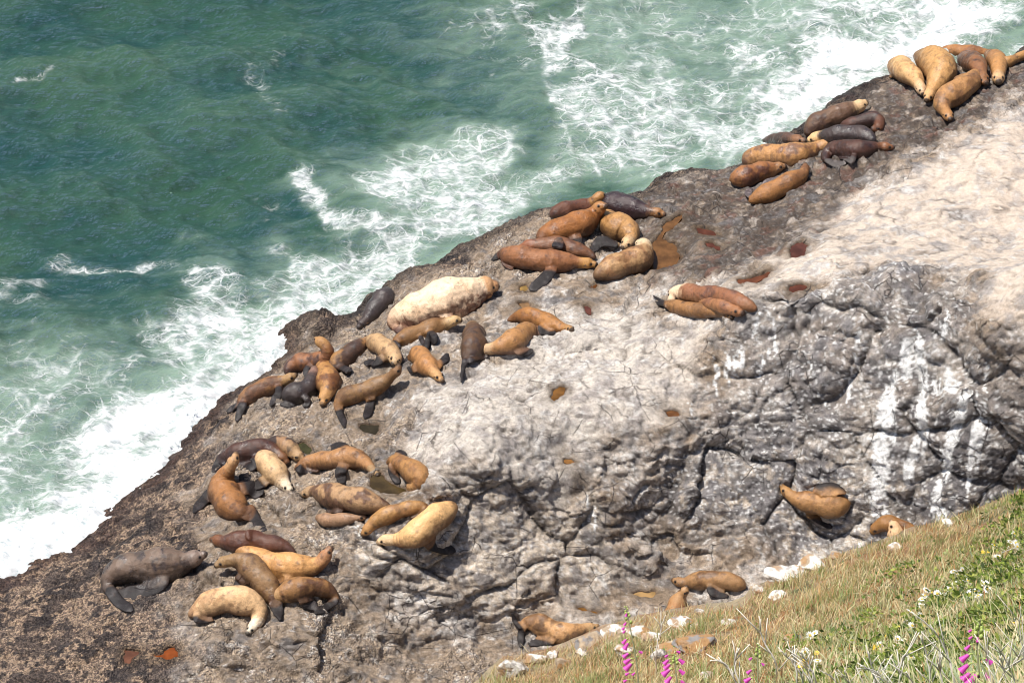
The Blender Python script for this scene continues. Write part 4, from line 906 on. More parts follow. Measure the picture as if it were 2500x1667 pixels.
 ('brown sea lion with cream white head turned back, behind its two companions', G_H, [(1636,738,9,.1),(1646,725,18,.1),(1660,714,23,.1),(1682,715,25),(1710,719,23),(1750,720,26),(1790,731,25),(1825,745,18),(1845,755,8)],
  [], (.28,.12,.055),(.15,.07,.045),(.70,.55,.36),(.36,.18,.08), .45, .45),
 ('bronze sea lion with black hind flippers, nearest of the trio', G_H, [(1789,775,5),(1775,769,10),(1755,763,14),(1730,758,18),(1700,757,21),(1670,753,21),(1645,746,17),(1630,740,8)],
  [[(1630,741,6),(1612,733,4),(1595,722,3)],[(1628,744,5),(1612,743,4),(1600,737,3)],[(1745,745,8,.15),(1725,736,7,.15),(1708,738,5)]], (.32,.165,.06),(.20,.10,.04),(.28,.15,.06),(.26,.13,.05), .45, .35),
 ('reddish sea lion squeezed in the middle of the trio', G_H, [(1815,766,9,.12),(1793,757,16,.12),(1765,748,19,.14),(1737,741,17,.14),(1712,737,9,.12)],
  [], (.34,.16,.07),(.20,.09,.05),None,(.40,.20,.08), .4, .35),
 # I
 ('spotted golden sea lion sprawled head right, flippers back, at the grass edge', G_I, [(1462,1526,6),(1448,1530,11),(1430,1534,16),(1412,1539,20),(1388,1545,27),(1360,1540,30),(1335,1529,29),(1310,1519,25),(1288,1518,16),(1275,1522,9)],
  [[(1345,1556,10),(1320,1563,8),(1290,1572,5)],[(1278,1527,9),(1272,1550,8),(1272,1579,7)],[(1270,1526,6),(1258,1516,5),(1250,1495,4)]], (.48,.28,.12),(.20,.11,.05),(.50,.32,.15),(.42,.23,.10), .6, .3),
 ('olive tan sea lion lying head left on the flat rock floor', G_I, [(1640,1414,6),(1652,1418,11),(1670,1421,14),(1692,1418,20),(1720,1414,24),(1750,1413,24),(1780,1418,23),(1805,1426,20),(1818,1433,10)],
  [[(1735,1437,9),(1755,1448,8),(1778,1456,4)]], (.33,.19,.08),(.18,.095,.04),(.34,.20,.09),(.38,.22,.10), .6, .3),
 ('tawny sea lion sitting up with nose raised to the olive tan one', G_I, [(1677,1430,6,.7),(1672,1441,12,.6),(1662,1456,16,.35),(1653,1475,25,.1),(1648,1500,30),(1650,1522,20)],
  [], (.38,.20,.08),(.24,.11,.05),(.42,.25,.11),(.22,.11,.045), .5, .3),
 ('bronze sea lion stretched on the dark rock face with both flippers spread', G_I, [(1906,1182,6),(1916,1196,12),(1930,1208,16),(1948,1217,19),(1968,1222,26),(1995,1228,31),(2025,1232,32),(2052,1232,28),(2070,1229,16)],
  [[(1995,1200,9,.25),(2030,1194,10,.25),(2066,1203,5,.2)],[(1978,1248,10),(2005,1274,10),(2031,1289,5)]], (.38,.21,.08),(.24,.12,.045),(.42,.24,.09),(.34,.18,.06), .45, .4),
 ('pale sandy sea lion with only its humped back showing above the grass', G_I, [(2172,1272,9,.25),(2182,1284,15,.25),(2187,1298,20,.25),(2189,1314,23,.2),(2192,1335,20,.1)],
  [], (.62,.42,.23),(.50,.32,.17),None,(.45,.27,.13), .3, .25),
 ('dark orange sea lion mostly hidden behind the pale humped one', G_I, [(2128,1300,10),(2142,1286,17),(2165,1276,21),(2195,1280,18),(2220,1290,15),(2245,1302,9)],
  [], (.30,.15,.045),(.20,.09,.03),None,(.22,.10,.035), .5, .3),
]
TRIO = [i for i, q in enumerate(SL) if 'cream white head' in q[0]][0]
BULL = [i for i, q in enumerate(SL) if 'enormous cream bull' in q[0]][0]
for i, q in enumerate(SL):
    lab, grp, body, fl, c1, c2, chd, cb, mott, wet = q[:10]
    fc = q[10] if len(q) > 10 else (.035, .027, .027)
    sea_lion(lab, grp, body, fl, c1, c2, chd, cb, mott, wet, fc, lift={G_G: .14, G_E: .07, G_F: .08, G_C: .04}.get(grp, 0.), seed=i)
# ------------------------------------------------------------------ the grassy cliff top in the foreground
EDGE = np.array([(-2000,3600),(-400,2900),(700,1990),(900,1850),(1050,1740),(1160,1668),(1230,1608),(1330,1590),(1400,1566),(1440,1552),(1480,1532),(1560,1506),(1617,1496),(1691,1482),(1780,1474),(1825,1460),(1850,1432),(1924,1400),(2023,1362),(2074,1350),(2142,1327),(2203,1303),(2244,1286),(2346,1262),(2458,1214),(2500,1200),(2700,1110),(3000,960),(5200,100)], float)
def vs(u): return np.interp(u, EDGE[:, 0], EDGE[:, 1])
def slope_t(u, v):
    q = np.maximum(np.asarray(v, float)-vs(u), 0)/470.
    return np.maximum(33 - 17*q**.92 - 1.5*np.clip((np.asarray(u, float)-1800)/700, -1, 1), 9.)
def slope_pt(u, v, up=0.):
    p = at_depth(u, v, slope_t(u, v)); p = np.array(p); p[..., 2] += up; return p
U_ = np.concatenate([np.arange(-1800, 800, 65.), np.arange(820, 2900, 5.), np.arange(2960, 5200, 65.)]); 
W_ = np.concatenate([np.arange(0, 60, 3.), np.arange(60, 560, 6.), np.arange(560, 760, 40.)])
UU, WW = np.meshgrid(U_, W_); VV = vs(UU)+WW
Pf = at_depth(UU, VV, slope_t(UU, VV))                     # rows going towards the camera
back = []
for dy_, dz_ in [(13, -46), (11.5, -33), (9, -23), (6.5, -14), (4.2, -8), (2.6, -4.2), (1.5, -2.1), (.8, -.9), (.35, -.3)]:
    back.append(Pf[0]+np.array([0, dy_, dz_]))
nearline = np.stack([np.linspace(-16, 18, len(U_)), np.full(len(U_), .2), np.full(len(U_), 54.9)], -1)      # the turf the photographer stands on
rows_n = np.array([Pf[-1]*(1-f)+nearline*f for f in np.linspace(.1, 1, 12)]+[nearline+np.array([0, -8, .4])])
G = np.concatenate([np.array(back), Pf, rows_n], 0)
flat = G.reshape(-1, 3)
bumpn = fbm(flat*np.array([1.1, .8, .8]), 4, 301)*.16 + fbm(flat*3.5, 3, 305)*.05
flat = flat + np.array([0, -.2, 1.])*(bumpn-.06)[:, None]
me = mesh_np('grassy_slope', flat, gridfaces(G.shape[0], G.shape[1]))
na = fbm(flat*.9, 4, 311); nb = fbm(flat*3.2, 3, 312)
gc = mixc(np.tile(np.array([.27, .15, .075]), (len(flat), 1)), np.array([.36, .28, .17]), sstep(-.1, .25, na))
gc = mixc(gc, np.array([.10, .10, .035]), sstep(0, .3, nb+.3*na))
uall = np.concatenate([np.tile(U_, len(back)), UU.ravel()]); wall = np.concatenate([np.zeros(len(back)*len(U_)), WW.ravel(), np.full(13*len(U_), 700.)]); uall = np.concatenate([uall, np.tile(U_, 13)])
grn = np.clip(sstep(120, 330, wall+.25*(uall-1900)+60*na), 0, 1)
gc = mixc(gc, np.array([.055, .07, .022]), grn*.8)
rk = sstep(60, 10, wall)*sstep(2100, 1700, uall); gc = mixc(gc, np.array([.40, .31, .22]), rk*sstep(-.05, .2, nb)*.7)
set_col(me, 'col', gc)
b = NB('slope_soil'); pp = b.pos()
b.l(b.mix(1., b.attr('col').outputs[0], b.ramp(b.noise(14, 6, .65, pp), [(.25, .5), (.5, 1.), (.78, 1.4)]), 'MULTIPLY'), b.p.inputs['Base Color'])
b.p.inputs['Roughness'].default_value = .95; b.l(b.bump(b.noise(22, 5, .6, pp), .9, .05), b.p.inputs['Normal'])
tag(link('grassy_slope', me, b.m), 'steep slope of dry soil on the cliff top', None, None, 'structure')

def green_at(u, wv):
    nz = fbm(np.stack([u/150., wv/70., np.zeros_like(u)], -1), 3, 360)
    return np.clip(sstep(120, 440, wv+.36*(u-1930)+260*nz), 0, 1)*.9
def blades(name, n, label, sel, hmin, hmax, wid, cols, lean=.35, seed=1, droop=.3, segs=3, clump=True):
    r = np.random.default_rng(seed)
    n0 = int(n*3.2); u = r.uniform(1080, 2620, n0); wv = r.uniform(0, 1, n0)**1.1*640-2
    v = vs(u)+wv; ok = (v < 1850)
    u, v, wv = u[ok], v[ok], wv[ok]
    base = slope_pt(u, v)
    cl = fbm(base*np.array([2.2, 2.2, 2.2]), 3, 330+seed) + .5*fbm(base*.7, 2, 340+seed)
    pr = sel(u, wv, cl)
    keep = r.uniform(0, 1, len(u)) < pr
    idx = np.where(keep)[0][:n]; u, v, wv, base, cl = u[idx], v[idx], wv[idx], base[idx], cl[idx]
    n = len(u); bn = fbm(base*np.array([1.1, .8, .8]), 4, 301)*.16 + fbm(base*3.5, 3, 305)*.05
    base = base + np.array([0, -.2, 1.])*(bn-.09)[:, None]
    near = np.clip(wv/420., 0, 1.2)
    h = (hmin+(hmax-hmin)*near)*r.uniform(.55, 1.25, n)*(1+.5*cl)
    az = r.uniform(0, 2*math.pi, n); ln = np.abs(r.normal(0, lean, n))
    wdir = np.array([.25, -.15, 0])
    d = np.stack([np.cos(az)*ln, np.sin(az)*ln, np.ones(n)], -1)+wdir*.5; d /= np.linalg.norm(d, axis=1, keepdims=True)
    side = np.stack([-np.sin(az+r.uniform(-1, 1, n)), np.cos(az), np.zeros(n)], -1)
    side[:, 0] = np.where(np.abs(side[:, 0]) < .5, .6, side[:, 0]); side /= np.linalg.norm(side, axis=1, keepdims=True)
    w_ = wid*r.uniform(.6, 1.4, n)*(.7+.6*near)
    V = []; 
    for k in range(segs):
        f = k/segs
        c = base + d*(h*f)[:, None] + np.stack([np.cos(az), np.sin(az), -.6*np.ones(n)], -1)*(h*droop*f*f)[:, None]
        ww = w_*(1-.55*f)
        V += [c-side*ww[:, None]*.5, c+side*ww[:, None]*.5]
    tip = base + d*h[:, None] + np.stack([np.cos(az), np.sin(az), -.6*np.ones(n)], -1)*(h*droop)[:, None]
    V.append(tip); m = 2*segs+1
    A = np.stack(V, 1).reshape(-1, 3)
    o_ = np.arange(n)[:, None]*m; T = []
    for k in range(segs-1):
        a = 2*k; T += [np.concatenate([o_+a, o_+a+1, o_+a+3], 1), np.concatenate([o_+a, o_+a+3, o_+a+2], 1)]
    a = 2*(segs-1); T.append(np.concatenate([o_+a, o_+a+1, o_+m-1], 1))
    me = mesh_np(name, A, np.concatenate(T), False)
    cols = np.array(cols); ci = r.integers(0, len(cols), n)
    bias = np.clip(((cl+.5)*len(cols)).astype(int), 0, len(cols)-1)
    ci = np.where(r.uniform(0, 1, n) < .55, bias, ci)
    cc = cols[ci]*r.uniform(.75, 1.5, (n, 1))
    set_col(me, 'col', np.repeat(cc, m, 0))
    return tag(link(name, me, M_BLADE), label, None, None, 'stuff')
b = NB('grass_blade'); b.l(b.attr('col').outputs[0], b.p.inputs['Base Color']); b.p.inputs['Roughness'].default_value = .6
b.p.inputs['Specular IOR Level'].default_value = .3
tr = b.n('BsdfTranslucent'); b.l(b.attr('col').outputs[0], tr.inputs[0]); ms = b.n('MixShader'); ms.inputs[0].default_value = .3
b.l(b.p.outputs[0], ms.inputs[1]); b.l(tr.outputs[0], ms.inputs[2]); b.l(ms.outputs[0], b.out.inputs[0]); M_BLADE = b.m
def rocky(u, wv): return sstep(75, 15, wv)*sstep(2050, 1650, u)
blades('dry_grass', 85000, 'short dry orange and straw coloured grass covering the slope', lambda u, wv, cl: np.clip((1-.55*green_at(u, wv))*(.6+cl*.9)*(1-.35*rocky(u, wv)), .04, 1), .14, .17, .009,
   [(.17,.085,.035),(.40,.20,.085),(.46,.28,.13),(.56,.40,.21),(.60,.48,.28),(.32,.27,.12),(.20,.24,.07),(.27,.31,.12)], seed=1)
blades('straw_grass', 22000, 'taller pale straw grass among the shrubs', lambda u, wv, cl: np.clip((.25+sstep(20, 260, wv)*.5)*(.6-cl*1.2), .02, 1), .15, .22, .009,
   [(.62,.54,.36),(.52,.44,.26),(.44,.42,.24),(.34,.36,.18)], lean=.5, seed=2, droop=.5)
blades('green_grass', 44000, 'fresh green grass and stems on the right of the slope', lambda u, wv, cl: np.clip((green_at(u, wv)*.8+.16)*(.42+cl*1.9), .01, 1)*(1-rocky(u, wv)), .08, .17, .010,
   [(.06,.09,.02),(.10,.15,.03),(.17,.22,.05),(.24,.32,.13),(.36,.38,.17),(.28,.33,.2)], lean=.45, seed=3, droop=.45)
# broad leaved ground cover
def leaves(name, n, label, sel, size, cols, seed):
    r = np.random.default_rng(seed); n0 = n*6
    u = r.uniform(1350, 2620, n0); wv = r.uniform(10, 600, n0); v = vs(u)+wv; ok = v < 1800; u, v, wv = u[ok], v[ok], wv[ok]
    base = slope_pt(u, v); cl = fbm(base*1.6, 3, 390+seed)
    keep = r.uniform(0, 1, len(u)) < sel(u, wv, cl); idx = np.where(keep)[0][:n]; base = base[idx]; n = len(idx)
    base[:, 2] += r.uniform(0, .11, n)
    az = r.uniform(0, 6.28, n); t1 = np.stack([np.cos(az), np.sin(az), r.uniform(-.2, .9, n)], -1); t1 /= np.linalg.norm(t1, axis=1, keepdims=True)
    t2 = np.cross(t1, r.normal(0, 1, (n, 3))); t2 /= np.linalg.norm(t2, axis=1, keepdims=True); s = size*r.uniform(.6, 1.4, n)[:, None]
    V = np.stack([base, base+t1*s*.45+t2*s*.26, base+t1*s, base+t1*s*.45-t2*s*.26], 1).reshape(-1, 3)
    o_ = np.arange(n)[:, None]*4
    me = mesh_np(name, V, np.concatenate([o_, o_+1, o_+2, o_+3], 1), False)
    cc = np.array(cols)[r.integers(0, len(cols), n)]*r.uniform(.7, 1.3, (n, 1)); set_col(me, 'col', np.repeat(cc, 4, 0))
    return tag(link(name, me, M_BLADE), label, None, None, 'stuff')
leaves('leafy_ground_cover', 30000, 'bright green leafy weeds on the right of the slope', lambda u, wv, cl: np.clip(sstep(.1, .85, green_at(u, wv))*(.12+cl*3.2), 0, 1), .045,
   [(.09,.14,.02),(.15,.21,.035),(.25,.30,.05),(.05,.08,.015),(.32,.34,.08)], 5)
leaves('sparse_leafy_weeds', 7000, 'scattered small green weeds in the dry grass', lambda u, wv, cl: sstep(.22, .4, cl)*sstep(30, 90, wv), .035, [(.12,.20,.04),(.2,.28,.07),(.30,.34,.14)], 6)

# ------------------------------------------------------------------ white and lichen covered rocks on the cliff edge
b = NB('edge_rock'); oc = b.objc(); ca = b.attr('col').outputs[0]
b.l(b.mix(1., ca, b.ramp(b.noise(16, 6, .65, oc), [(.25, .72), (.5, 1.), (.75, 1.2)]), 'MULTIPLY'), b.p.inputs['Base Color'])
b.p.inputs['Roughness'].default_value = .9; b.l(b.bump(b.noise(20, 6, .65, oc), .9, .03), b.p.inputs['Normal']); M_EROCK = b.m
WH, TN, OR, GY_ = (.66,.62,.57), (.38,.29,.20), (.34,.19,.08), (.24,.22,.21)
EROCKS = [('square white rock at the lower tip of the slope', 1252,1632,40,34,WH,TN),('low tan rock just above the square white one', 1305,1608,34,12,TN,WH),('small white stone between tan rocks low on the edge', 1352,1598,18,12,WH,TN),
 ('rounded grey tan boulder with white rim under the spotted sea lion', 1440,1566,46,26,TN,GY_),('white lump beside the rounded boulder', 1418,1592,22,13,WH,TN),('ochre lichen rock in the orange grass', 1372,1618,26,20,OR,TN),
 ('long white slab at the edge left of the tall foxglove', 1500,1545,42,13,WH,TN),('white flat slab right of the tall foxglove', 1562,1543,36,11,WH,OR),('bright white wedge stone with a dark notch', 1595,1553,30,12,WH,WH),
 ('striped white rock behind the tall foxglove', 1528,1592,32,26,WH,TN),('upright white stone between the two foxgloves', 1606,1600,22,26,WH,GY_),('orange lichen slab behind the second foxglove', 1634,1582,44,15,OR,TN),
 ('sloping grey slab with orange lichen', 1695,1572,58,22,GY_,OR),('white edged stone under the sitting sea lion', 1668,1524,40,10,WH,OR),('round white stone right of the sitting sea lion', 1707,1492,13,11,WH,TN),
 ('white chips in dry grass below the olive tan sea lion', 1778,1518,24,9,WH,TN),('tan rock with white top at the lip of the slope', 1850,1438,26,15,TN,WH),('long bright white rock at the lip of the slope', 1912,1408,52,17,WH,WH),
 ('bright white crag topmost on the lip', 1985,1378,50,17,WH,TN),('white ledge between the two lip rocks', 1948,1396,34,13,WH,WH),('thin white rock streak below the long white rock', 1900,1452,26,8,WH,TN),
 ('small tan and white stone on the upper grass edge', 2318,1276,20,10,WH,TN),('pink white flat stone in the upper grass', 2180,1334,24,6,WH,TN),('orange tan rock near the end of the floor', 2040,1356,22,7,OR,TN),
 ('brown earth lump left of the leafy weed', 1944,1556,30,14,TN,OR),('pale rock under the twigs at the bottom', 1722,1650,26,16,TN,WH)]
for i, (lab, u, v, a, h2, c1, c2) in enumerate(EROCKS):
    t = float(slope_t(u, v+h2*.25)); p = at_depth(float(u), float(v), t); sx_, sz_ = .82*a*t/FPX, .82*h2*t/FPX
    bm = bmesh.new(); bmesh.ops.create_icosphere(bm, subdivisions=5, radius=1.)
    me = bpy.data.meshes.new('rock'); bm.to_mesh(me); bm.free()
    nv = len(me.vertices); A = np.empty(nv*3, np.float32); me.vertices.foreach_get('co', A); A = A.reshape(-1, 3).astype(float)
    r9 = np.random.default_rng(500+i); pn_ = r9.normal(0, 1, (13, 3)); pn_ /= np.linalg.norm(pn_, axis=1, keepdims=True); pd_ = r9.uniform(.55, .95, 13)
    dt_ = A@pn_.T; rad_ = np.where(dt_ > .12, pd_[None]/np.maximum(dt_, .12), 9).min(1); A = A*np.minimum(rad_, 1.05)[:, None]      # a block cut by planes
    A = A*(1+.16*fbm(A*2.2+i*3, 4, 410))[:, None]
    A = A*np.array([sx_*1.15, sx_*.8, max(sz_*1.0, sx_*.22)]); rr = np.random.default_rng(i).uniform(-.25, .25)
    A = A@np.array([[math.cos(rr), 0, -math.sin(rr)], [0, 1, 0], [math.sin(rr), 0, math.cos(rr)]])
    me.vertices.foreach_set('co', np.ascontiguousarray(A, np.float32).ravel())
    me.polygons.foreach_set('use_smooth', np.ones(len(me.polygons), bool)); me.update()
    nn = fbm(A*9+i, 4, 420+i); lc = fbm(A*6+i*2, 3, 430)
    c = mixc(np.tile(np.array(c1), (nv, 1)), np.array(c2), sstep(-.05, .12, nn)); c = mixc(c, np.array(OR), sstep(.12, .3, lc)*.8); c = mixc(c, np.array(GY_), sstep(.2, .35, fbm(A*14+i, 3, 433))*.7)
    set_col(me, 'col', c); o = link('rock', me, M_EROCK, loc=p); tag(o, lab, 'rock', 'pale rocks along the edge of the grass')

# ------------------------------------------------------------------ foxgloves, stalks, daisies
def simple_mat(name, c, rough=.6, trans=0.):
    b = NB(name); oc = b.objc(); b.l(b.mix(b.noise(60, 3, .5, oc), tuple(x*.75 for x in c), tuple(min(1, x*1.25) for x in c)), b.p.inputs['Base Color']); b.p.inputs['Roughness'].default_value = rough
    if trans:
        tr = b.n('BsdfTranslucent'); tr.inputs[0].default_value = tuple(c)+(1,); ms = b.n('MixShader'); ms.inputs[0].default_value = trans
        b.l(b.p.outputs[0], ms.inputs[1]); b.l(tr.outputs[0], ms.inputs[2]); b.l(ms.outputs[0], b.out.inputs[0])
    return b.m
M_STEM = simple_mat('foxglove_stem', (.22,.22,.12)); M_BELL = simple_mat('foxglove_bell', (.72,.09,.52), .5, .35); M_PINK = simple_mat('foxglove_bud', (.75,.14,.34), .5, .3)
M_CALYX = simple_mat('foxglove_calyx', (.36,.44,.12)); M_TWIG = simple_mat('dry_twig', (.72,.67,.60), .8); M_PETAL = simple_mat('daisy_petal', (.85,.85,.80), .6, .2); M_YEL = simple_mat('yellow_disc', (.80,.52,.03), .6)
M_LEAF = simple_mat('foxglove_leaf', (.14,.22,.05), .6, .3)
def tube_mesh(pts, rad, seg=7):
    bm = bmesh.new(); pts = np.asarray(pts, float); T = np.gradient(pts, axis=0); rings = []
    for p, t, r in zip(pts, T, rad):
        t = t/(np.linalg.norm(t)+1e-9); s = np.cross(t, [.3, 1, .1]); s /= np.linalg.norm(s); q = np.cross(s, t)
        rings.append([bm.verts.new(p+(s*math.cos(a)+q*math.sin(a))*r) for a in np.linspace(0, 2*math.pi, seg, endpoint=False)])
    for A, B in zip(rings[:-1], rings[1:]):
        for k in range(seg): bm.faces.new((A[k], A[(k+1) % seg], B[(k+1) % seg], B[k]))
    bm.faces.new(rings[0][::-1]); bm.faces.new(rings[-1])
    for f in bm.faces: f.smooth = True
    return bm
def to_me(bm, name): me = bpy.data.meshes.new(name); bm.to_mesh(me); bm.free(); return me
def foxglove(label, stem, bells, t, big):
    base = np.array(at_depth(float(stem[-1][0]), float(stem[-1][1]), t))
    root = bpy.data.objects.new('foxglove', None); C.objects.link(root); root.location = base; tag(root, label, 'foxglove', 'foxgloves on the slope')
    P = [np.array(at_depth(float(u), float(v), t))-base for u, v in stem]
    A = crom(np.array(P), 24); px = t/FPX
    link('stem', to_me(tube_mesh(A, np.linspace(1.0, 2.2, 24)*px*big**.5), 'stem'), M_STEM, root)
    rng = np.random.default_rng(int(stem[0][0]))
    for (u, v, s) in bells:
        s = s*1.12
        c = np.array(at_depth(float(u), float(v), t-.01))-base; k = int(np.argmin(np.linalg.norm(A-c-np.array([0, 0, s*px*.8]), axis=1))); st = A[k]
        d = c-st; d[1] -= .3*s*px*rng.uniform(-.5, 1); dn = d/(np.linalg.norm(d)+1e-6); L = s*px*1.9
        dn = dn*np.array([1., 1., .4])+np.array([0, 0, -.55]); dn /= np.linalg.norm(dn)
        a = c-dn*L*.5
        f = np.linspace(0, 1, 9); pts = a[None]+dn[None]*(f*L)[:, None]+np.array([0, 0, -1.])*((f**2)*L*.12)[:, None]
        rad = np.interp(f, [0, .12, .35, .7, .88, 1], [.10, .24, .36, .46, .56, .66])*s*px*1.05
        bm = tube_mesh(pts, rad, 12)
        bm.faces.ensure_lookup_table(); last = [f_ for f_ in bm.faces if len(f_.verts) > 4]; 
        bmesh.ops.delete(bm, geom=[last[-1]], context='FACES_ONLY')
        fl = link('flower', to_me(bm, 'flower'), M_BELL if s > 5 else M_PINK, root)
        bm = tube_mesh([st, st*.4+a*.6, a, a+dn*L*.22], [.4*px*big, .5*px*big, .16*s*px+.6*px, .30*s*px], 7)
        link('calyx', to_me(bm, 'calyx'), M_CALYX, fl)
    for k in range(9):     # closed green buds near the top
        f = k/9.; p = A[int(f*7)]; sd_ = (-1)**k; r_ = (1.6+2.6*f)*px*big**.6
        bm = bmesh.new(); bmesh.ops.create_icosphere(bm, subdivisions=2, radius=r_); bmesh.ops.scale(bm, vec=(1, 1, 1.5), verts=bm.verts); bmesh.ops.translate(bm, vec=Vector(p)+Vector((sd_*r_*1.3, -r_*.6, 0)), verts=bm.verts)
        for f_ in bm.faces: f_.smooth = True
        link('bud', to_me(bm, 'bud'), M_CALYX, root)
foxglove('tall foxglove leaning left with its tip above the grass edge', [(1528,1480),(1532,1500),(1538,1530),(1545,1565),(1553,1610),(1558,1660),(1560,1760)],
 [(1529,1499,4.5),(1527,1521,5),(1523,1532,5),(1525,1540,4.5),(1526,1563,7),(1530,1574,9),(1530,1597,8),(1534,1611,9),(1536,1624,11),(1562,1590,5),(1533,1643,5.5),(1528,1660,5),(1548,1643,5)], 21.5, 1.)
foxglove('foxglove with flowers hanging on both sides, right of the tall one', [(1646,1596),(1648,1615),(1650,1640),(1653,1666),(1656,1770)],
 [(1629,1599,5),(1654,1590,5),(1628,1613,8),(1631,1624,9),(1629,1638,11),(1634,1656,10),(1661,1611,8),(1662,1637,8),(1666,1664,8),(1633,1676,10)], 20.5, 1.)
foxglove('short foxglove with few pink bells in the middle of the slope', [(1851,1572),(1850,1600),(1850,1640),(1850,1690),(1850,1770)],
 [(1834,1606,4.8),(1861,1619,4.5),(1831,1637,7),(1828,1657,9),(1830,1675,9)], 19.5, 1.)
foxglove('largest foxglove, nearest, at the lower right', [(2394,1512),(2390,1535),(2386,1565),(2387,1600),(2390,1640),(2391,1680),(2392,1800)],
 [(2370,1538,5),(2371,1555,5.5),(2387,1560,6),(2364,1578,8),(2358,1602,12),(2357,1627,13),(2361,1648,13),(2376,1655,17),(2412,1611,9),(2409,1647,10),(2366,1678,14)], 14.2, 1.9)
def stalk(label, pts, dt=-1.5, seed=0, w=2.6):
    r = np.random.default_rng(900+seed); t0 = float(slope_t(pts[-1][0], min(pts[-1][1], 1800)))+dt
    P = [np.array(at_depth(float(u), float(v), t0+.25*i/len(pts))) for i, (u, v) in enumerate(pts)]
    P.append(P[-1]+np.array([.03, .05, -.5])); base = P[-1].copy(); A = crom(np.array(P)-base, 16); px = t0/FPX
    A[1:-1] += r.normal(0, 1.1, (14, 3))*px
    bm = tube_mesh(A, np.linspace(.5, 1., 16)*w*px*.95, 6)
    for k in range(5):
        i = int(r.integers(3, 12)); d = A[max(i-3, 0)]-A[i]; L = np.linalg.norm(d)*r.uniform(.8, 1.8); d = d/np.linalg.norm(d)+np.array([r.uniform(-.9, .9), r.uniform(-.3, .3), .1]); 
        sub = tube_mesh([A[i], A[i]+d*L*.5+r.normal(0, 1, 3)*px, A[i]+d*L], [w*px*.6, w*px*.5, w*px*.35], 5)
        m_ = bpy.data.meshes.new('x'); sub.to_mesh(m_); sub.free(); bm.from_mesh(m_); bpy.data.meshes.remove(m_)
    tag(link('dry_stalk', to_me(bm, 'dry_stalk'), M_TWIG, loc=base), label, 'dry stalk', 'bleached dry stalks standing in the grass')
STK = [[(2224,1492),(2278,1537),(2316,1608),(2330,1690)],[(2244,1543),(2222,1580),(2197,1625),(2196,1690)],[(1853,1503),(1863,1560),(1895,1625)],[(1805,1581),(1792,1625),(1812,1690)],[(1734,1611),(1768,1618),(1802,1680)],
 [(1935,1577),(1940,1610),(1946,1670)],[(1904,1588),(1930,1610),(1958,1660)],[(1951,1588),(1968,1612),(1992,1665)],[(2424,1567),(2448,1598),(2472,1650),(2478,1720)],[(2502,1570),(2482,1610),(2440,1662),(2425,1730)],
 [(2246,1550),(2262,1600),(2270,1680)],[(2160,1608),(2142,1640),(2128,1690)],[(2100,1625),(2140,1640),(2180,1690)],[(2062,1635),(2072,1660),(2080,1700)],[(2010,1640),(2030,1652),(2062,1700)],[(2410,1540),(2412,1600),(2420,1700)],[(2300,1600),(2296,1640),(2310,1720)],
 [(2492,1480),(2490,1540),(2500,1620)],[(1985,1600),(1976,1640),(1984,1700)],[(2120,1590),(2130,1630),(2150,1700)],[(2210,1640),(2228,1665),(2240,1720)],[(1625,1500),(1612,1540),(1600,1600)],[(2440,1600),(2452,1640),(2455,1720)]]
STL = ['longest bleached stalk arching down to the right','bleached stalk leaning left beneath the yellow flower','lone curved pale stalk in the dry orange grass','forked pale twig left of the short foxglove','low bent twig at the bottom near the short foxglove',
 'upright pale stalk, first of three below the leafy weed','slanting pale stalk, second of three below the leafy weed','slanting pale stalk, third of three below the leafy weed','thick white stick right of the largest foxglove','grey branch crossing the lower right corner',
 'thin stalk under the arching one','pale stalk tilting left at the bottom middle','low twig slanting right at the bottom middle','short upright twig at the bottom','low twig lying near the bottom','thin stalk just behind the largest foxglove','pale stalk left of the largest foxglove',
 'thin vertical stalk at the right picture edge','thin upright stalk below the white flowers','short pale stalk in green grass','short twig at the foot of the left leaning stalk','fine grass stem among the white edge rocks','pale stick in the corner brush']
for i, (p, l_) in enumerate(zip(STK, STL)): stalk(l_, p, seed=i, w=2.0 if i in (13, 14, 17, 21) else 3.0)
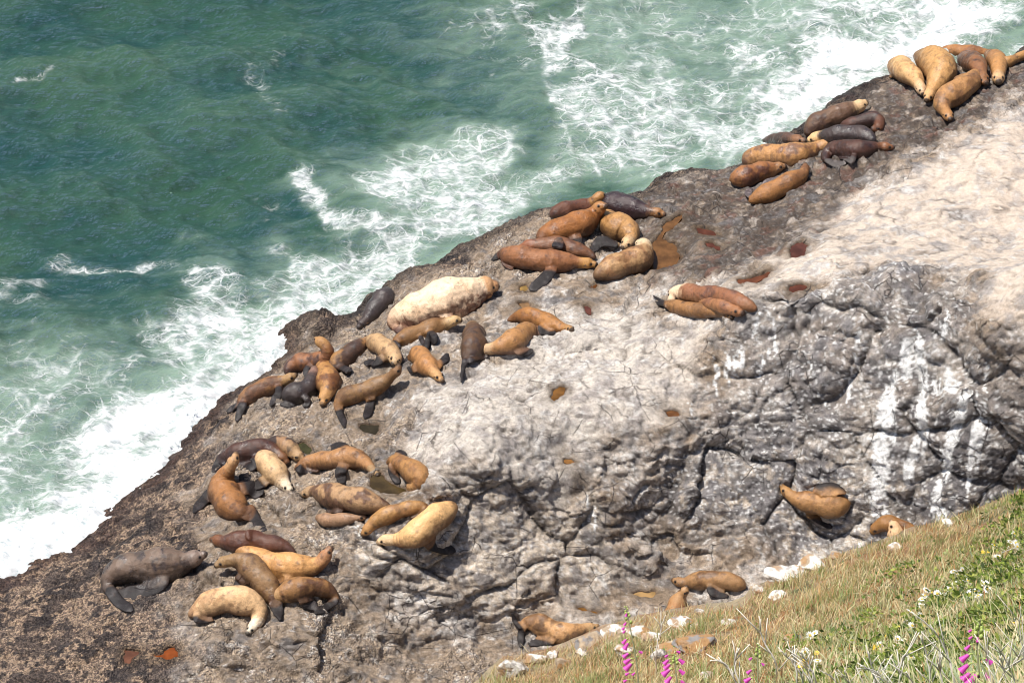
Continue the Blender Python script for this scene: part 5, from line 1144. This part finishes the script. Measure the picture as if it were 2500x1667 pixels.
def bloom(name, u, v, r_, petal, label, cat, grp, proto={}):
    t = float(slope_t(u, v))-.55; p = np.array(at_depth(float(u), float(v), t))
    if name not in proto:
        bm = bmesh.new()
        for k in range(11):
            a = k*2*math.pi/11; ca_, sa_ = math.cos(a), math.sin(a)
            q = [(0.15*ca_, .15*sa_, 0), (.7*ca_-.2*sa_, .7*sa_+.2*ca_, .05), (1.0*ca_, 1.0*sa_, .0), (.7*ca_+.2*sa_, .7*sa_-.2*ca_, .05)]
            top = [bm.verts.new(x_) for x_ in q]; bm.faces.new(top)
        st = tube_mesh([(0, 0, -.02), (.1, .1, -2.), (0, .3, -4.5)], [.09, .08, .07], 5); m_ = bpy.data.meshes.new('x'); st.to_mesh(m_); st.free(); bm.from_mesh(m_)
        me = to_me(bm, name); me.materials.append(petal)
        bm = bmesh.new(); bmesh.ops.create_icosphere(bm, subdivisions=2, radius=.28); bmesh.ops.scale(bm, vec=(1, 1, .6), verts=bm.verts); bmesh.ops.translate(bm, vec=(0, 0, .06), verts=bm.verts); md = to_me(bm, 'disc'); md.materials.append(M_YEL)
        proto[name] = (me, md)
    me, md = proto[name]
    o = bpy.data.objects.new(name, me); C.objects.link(o); o.location = p; o.scale = (r_,)*3; o.rotation_euler = (random.uniform(.1, .8), random.uniform(-.3, .4), random.uniform(0, 6)); tag(o, label, cat, grp)
    d_ = bpy.data.objects.new('disc', md); C.objects.link(d_); d_.parent = o
ZD = [(2285,300),(2255,360),(2295,365),(2305,395),(2140,385),(2165,465),(1845,575),(1870,585),(1940,625),(2070,640),(2075,660),(1860,665),(1825,695),(1885,670),(2015,695),(2005,715),(1970,730),(2025,745),(1690,725),(1640,745),(1620,770),(1775,745),(1615,815),(1540,860),(1610,890),(1840,925),(1550,960),(850,1015),(815,1030),(780,1150),(870,1210),(1445,1055),(1490,1080),(1435,1100),(1540,1195),(1320,1100),(1730,730),(1650,705),(1910,560),(2090,700),(1950,640)]
ZY = [(2100,425),(2060,435),(1620,970),(1455,980),(1360,1035),(1290,1120),(775,1220),(865,1155),(1290,1190),(1345,1355),(750,1245),(2280,940)]
for a, c in ZD: bloom('daisy', 1700+a*.3401, 1200+c*.3401, .032+.016*random.random(), M_PETAL, 'small white daisy standing in the green part of the slope', 'daisy', 'white daisies on the slope')
for a, c in ZY: bloom('yellow_flower', 1700+a*.3401, 1200+c*.3401, .022+.010*random.random(), M_YEL, 'small yellow flower in the grass of the slope', 'yellow flower', 'yellow flowers on the slope')
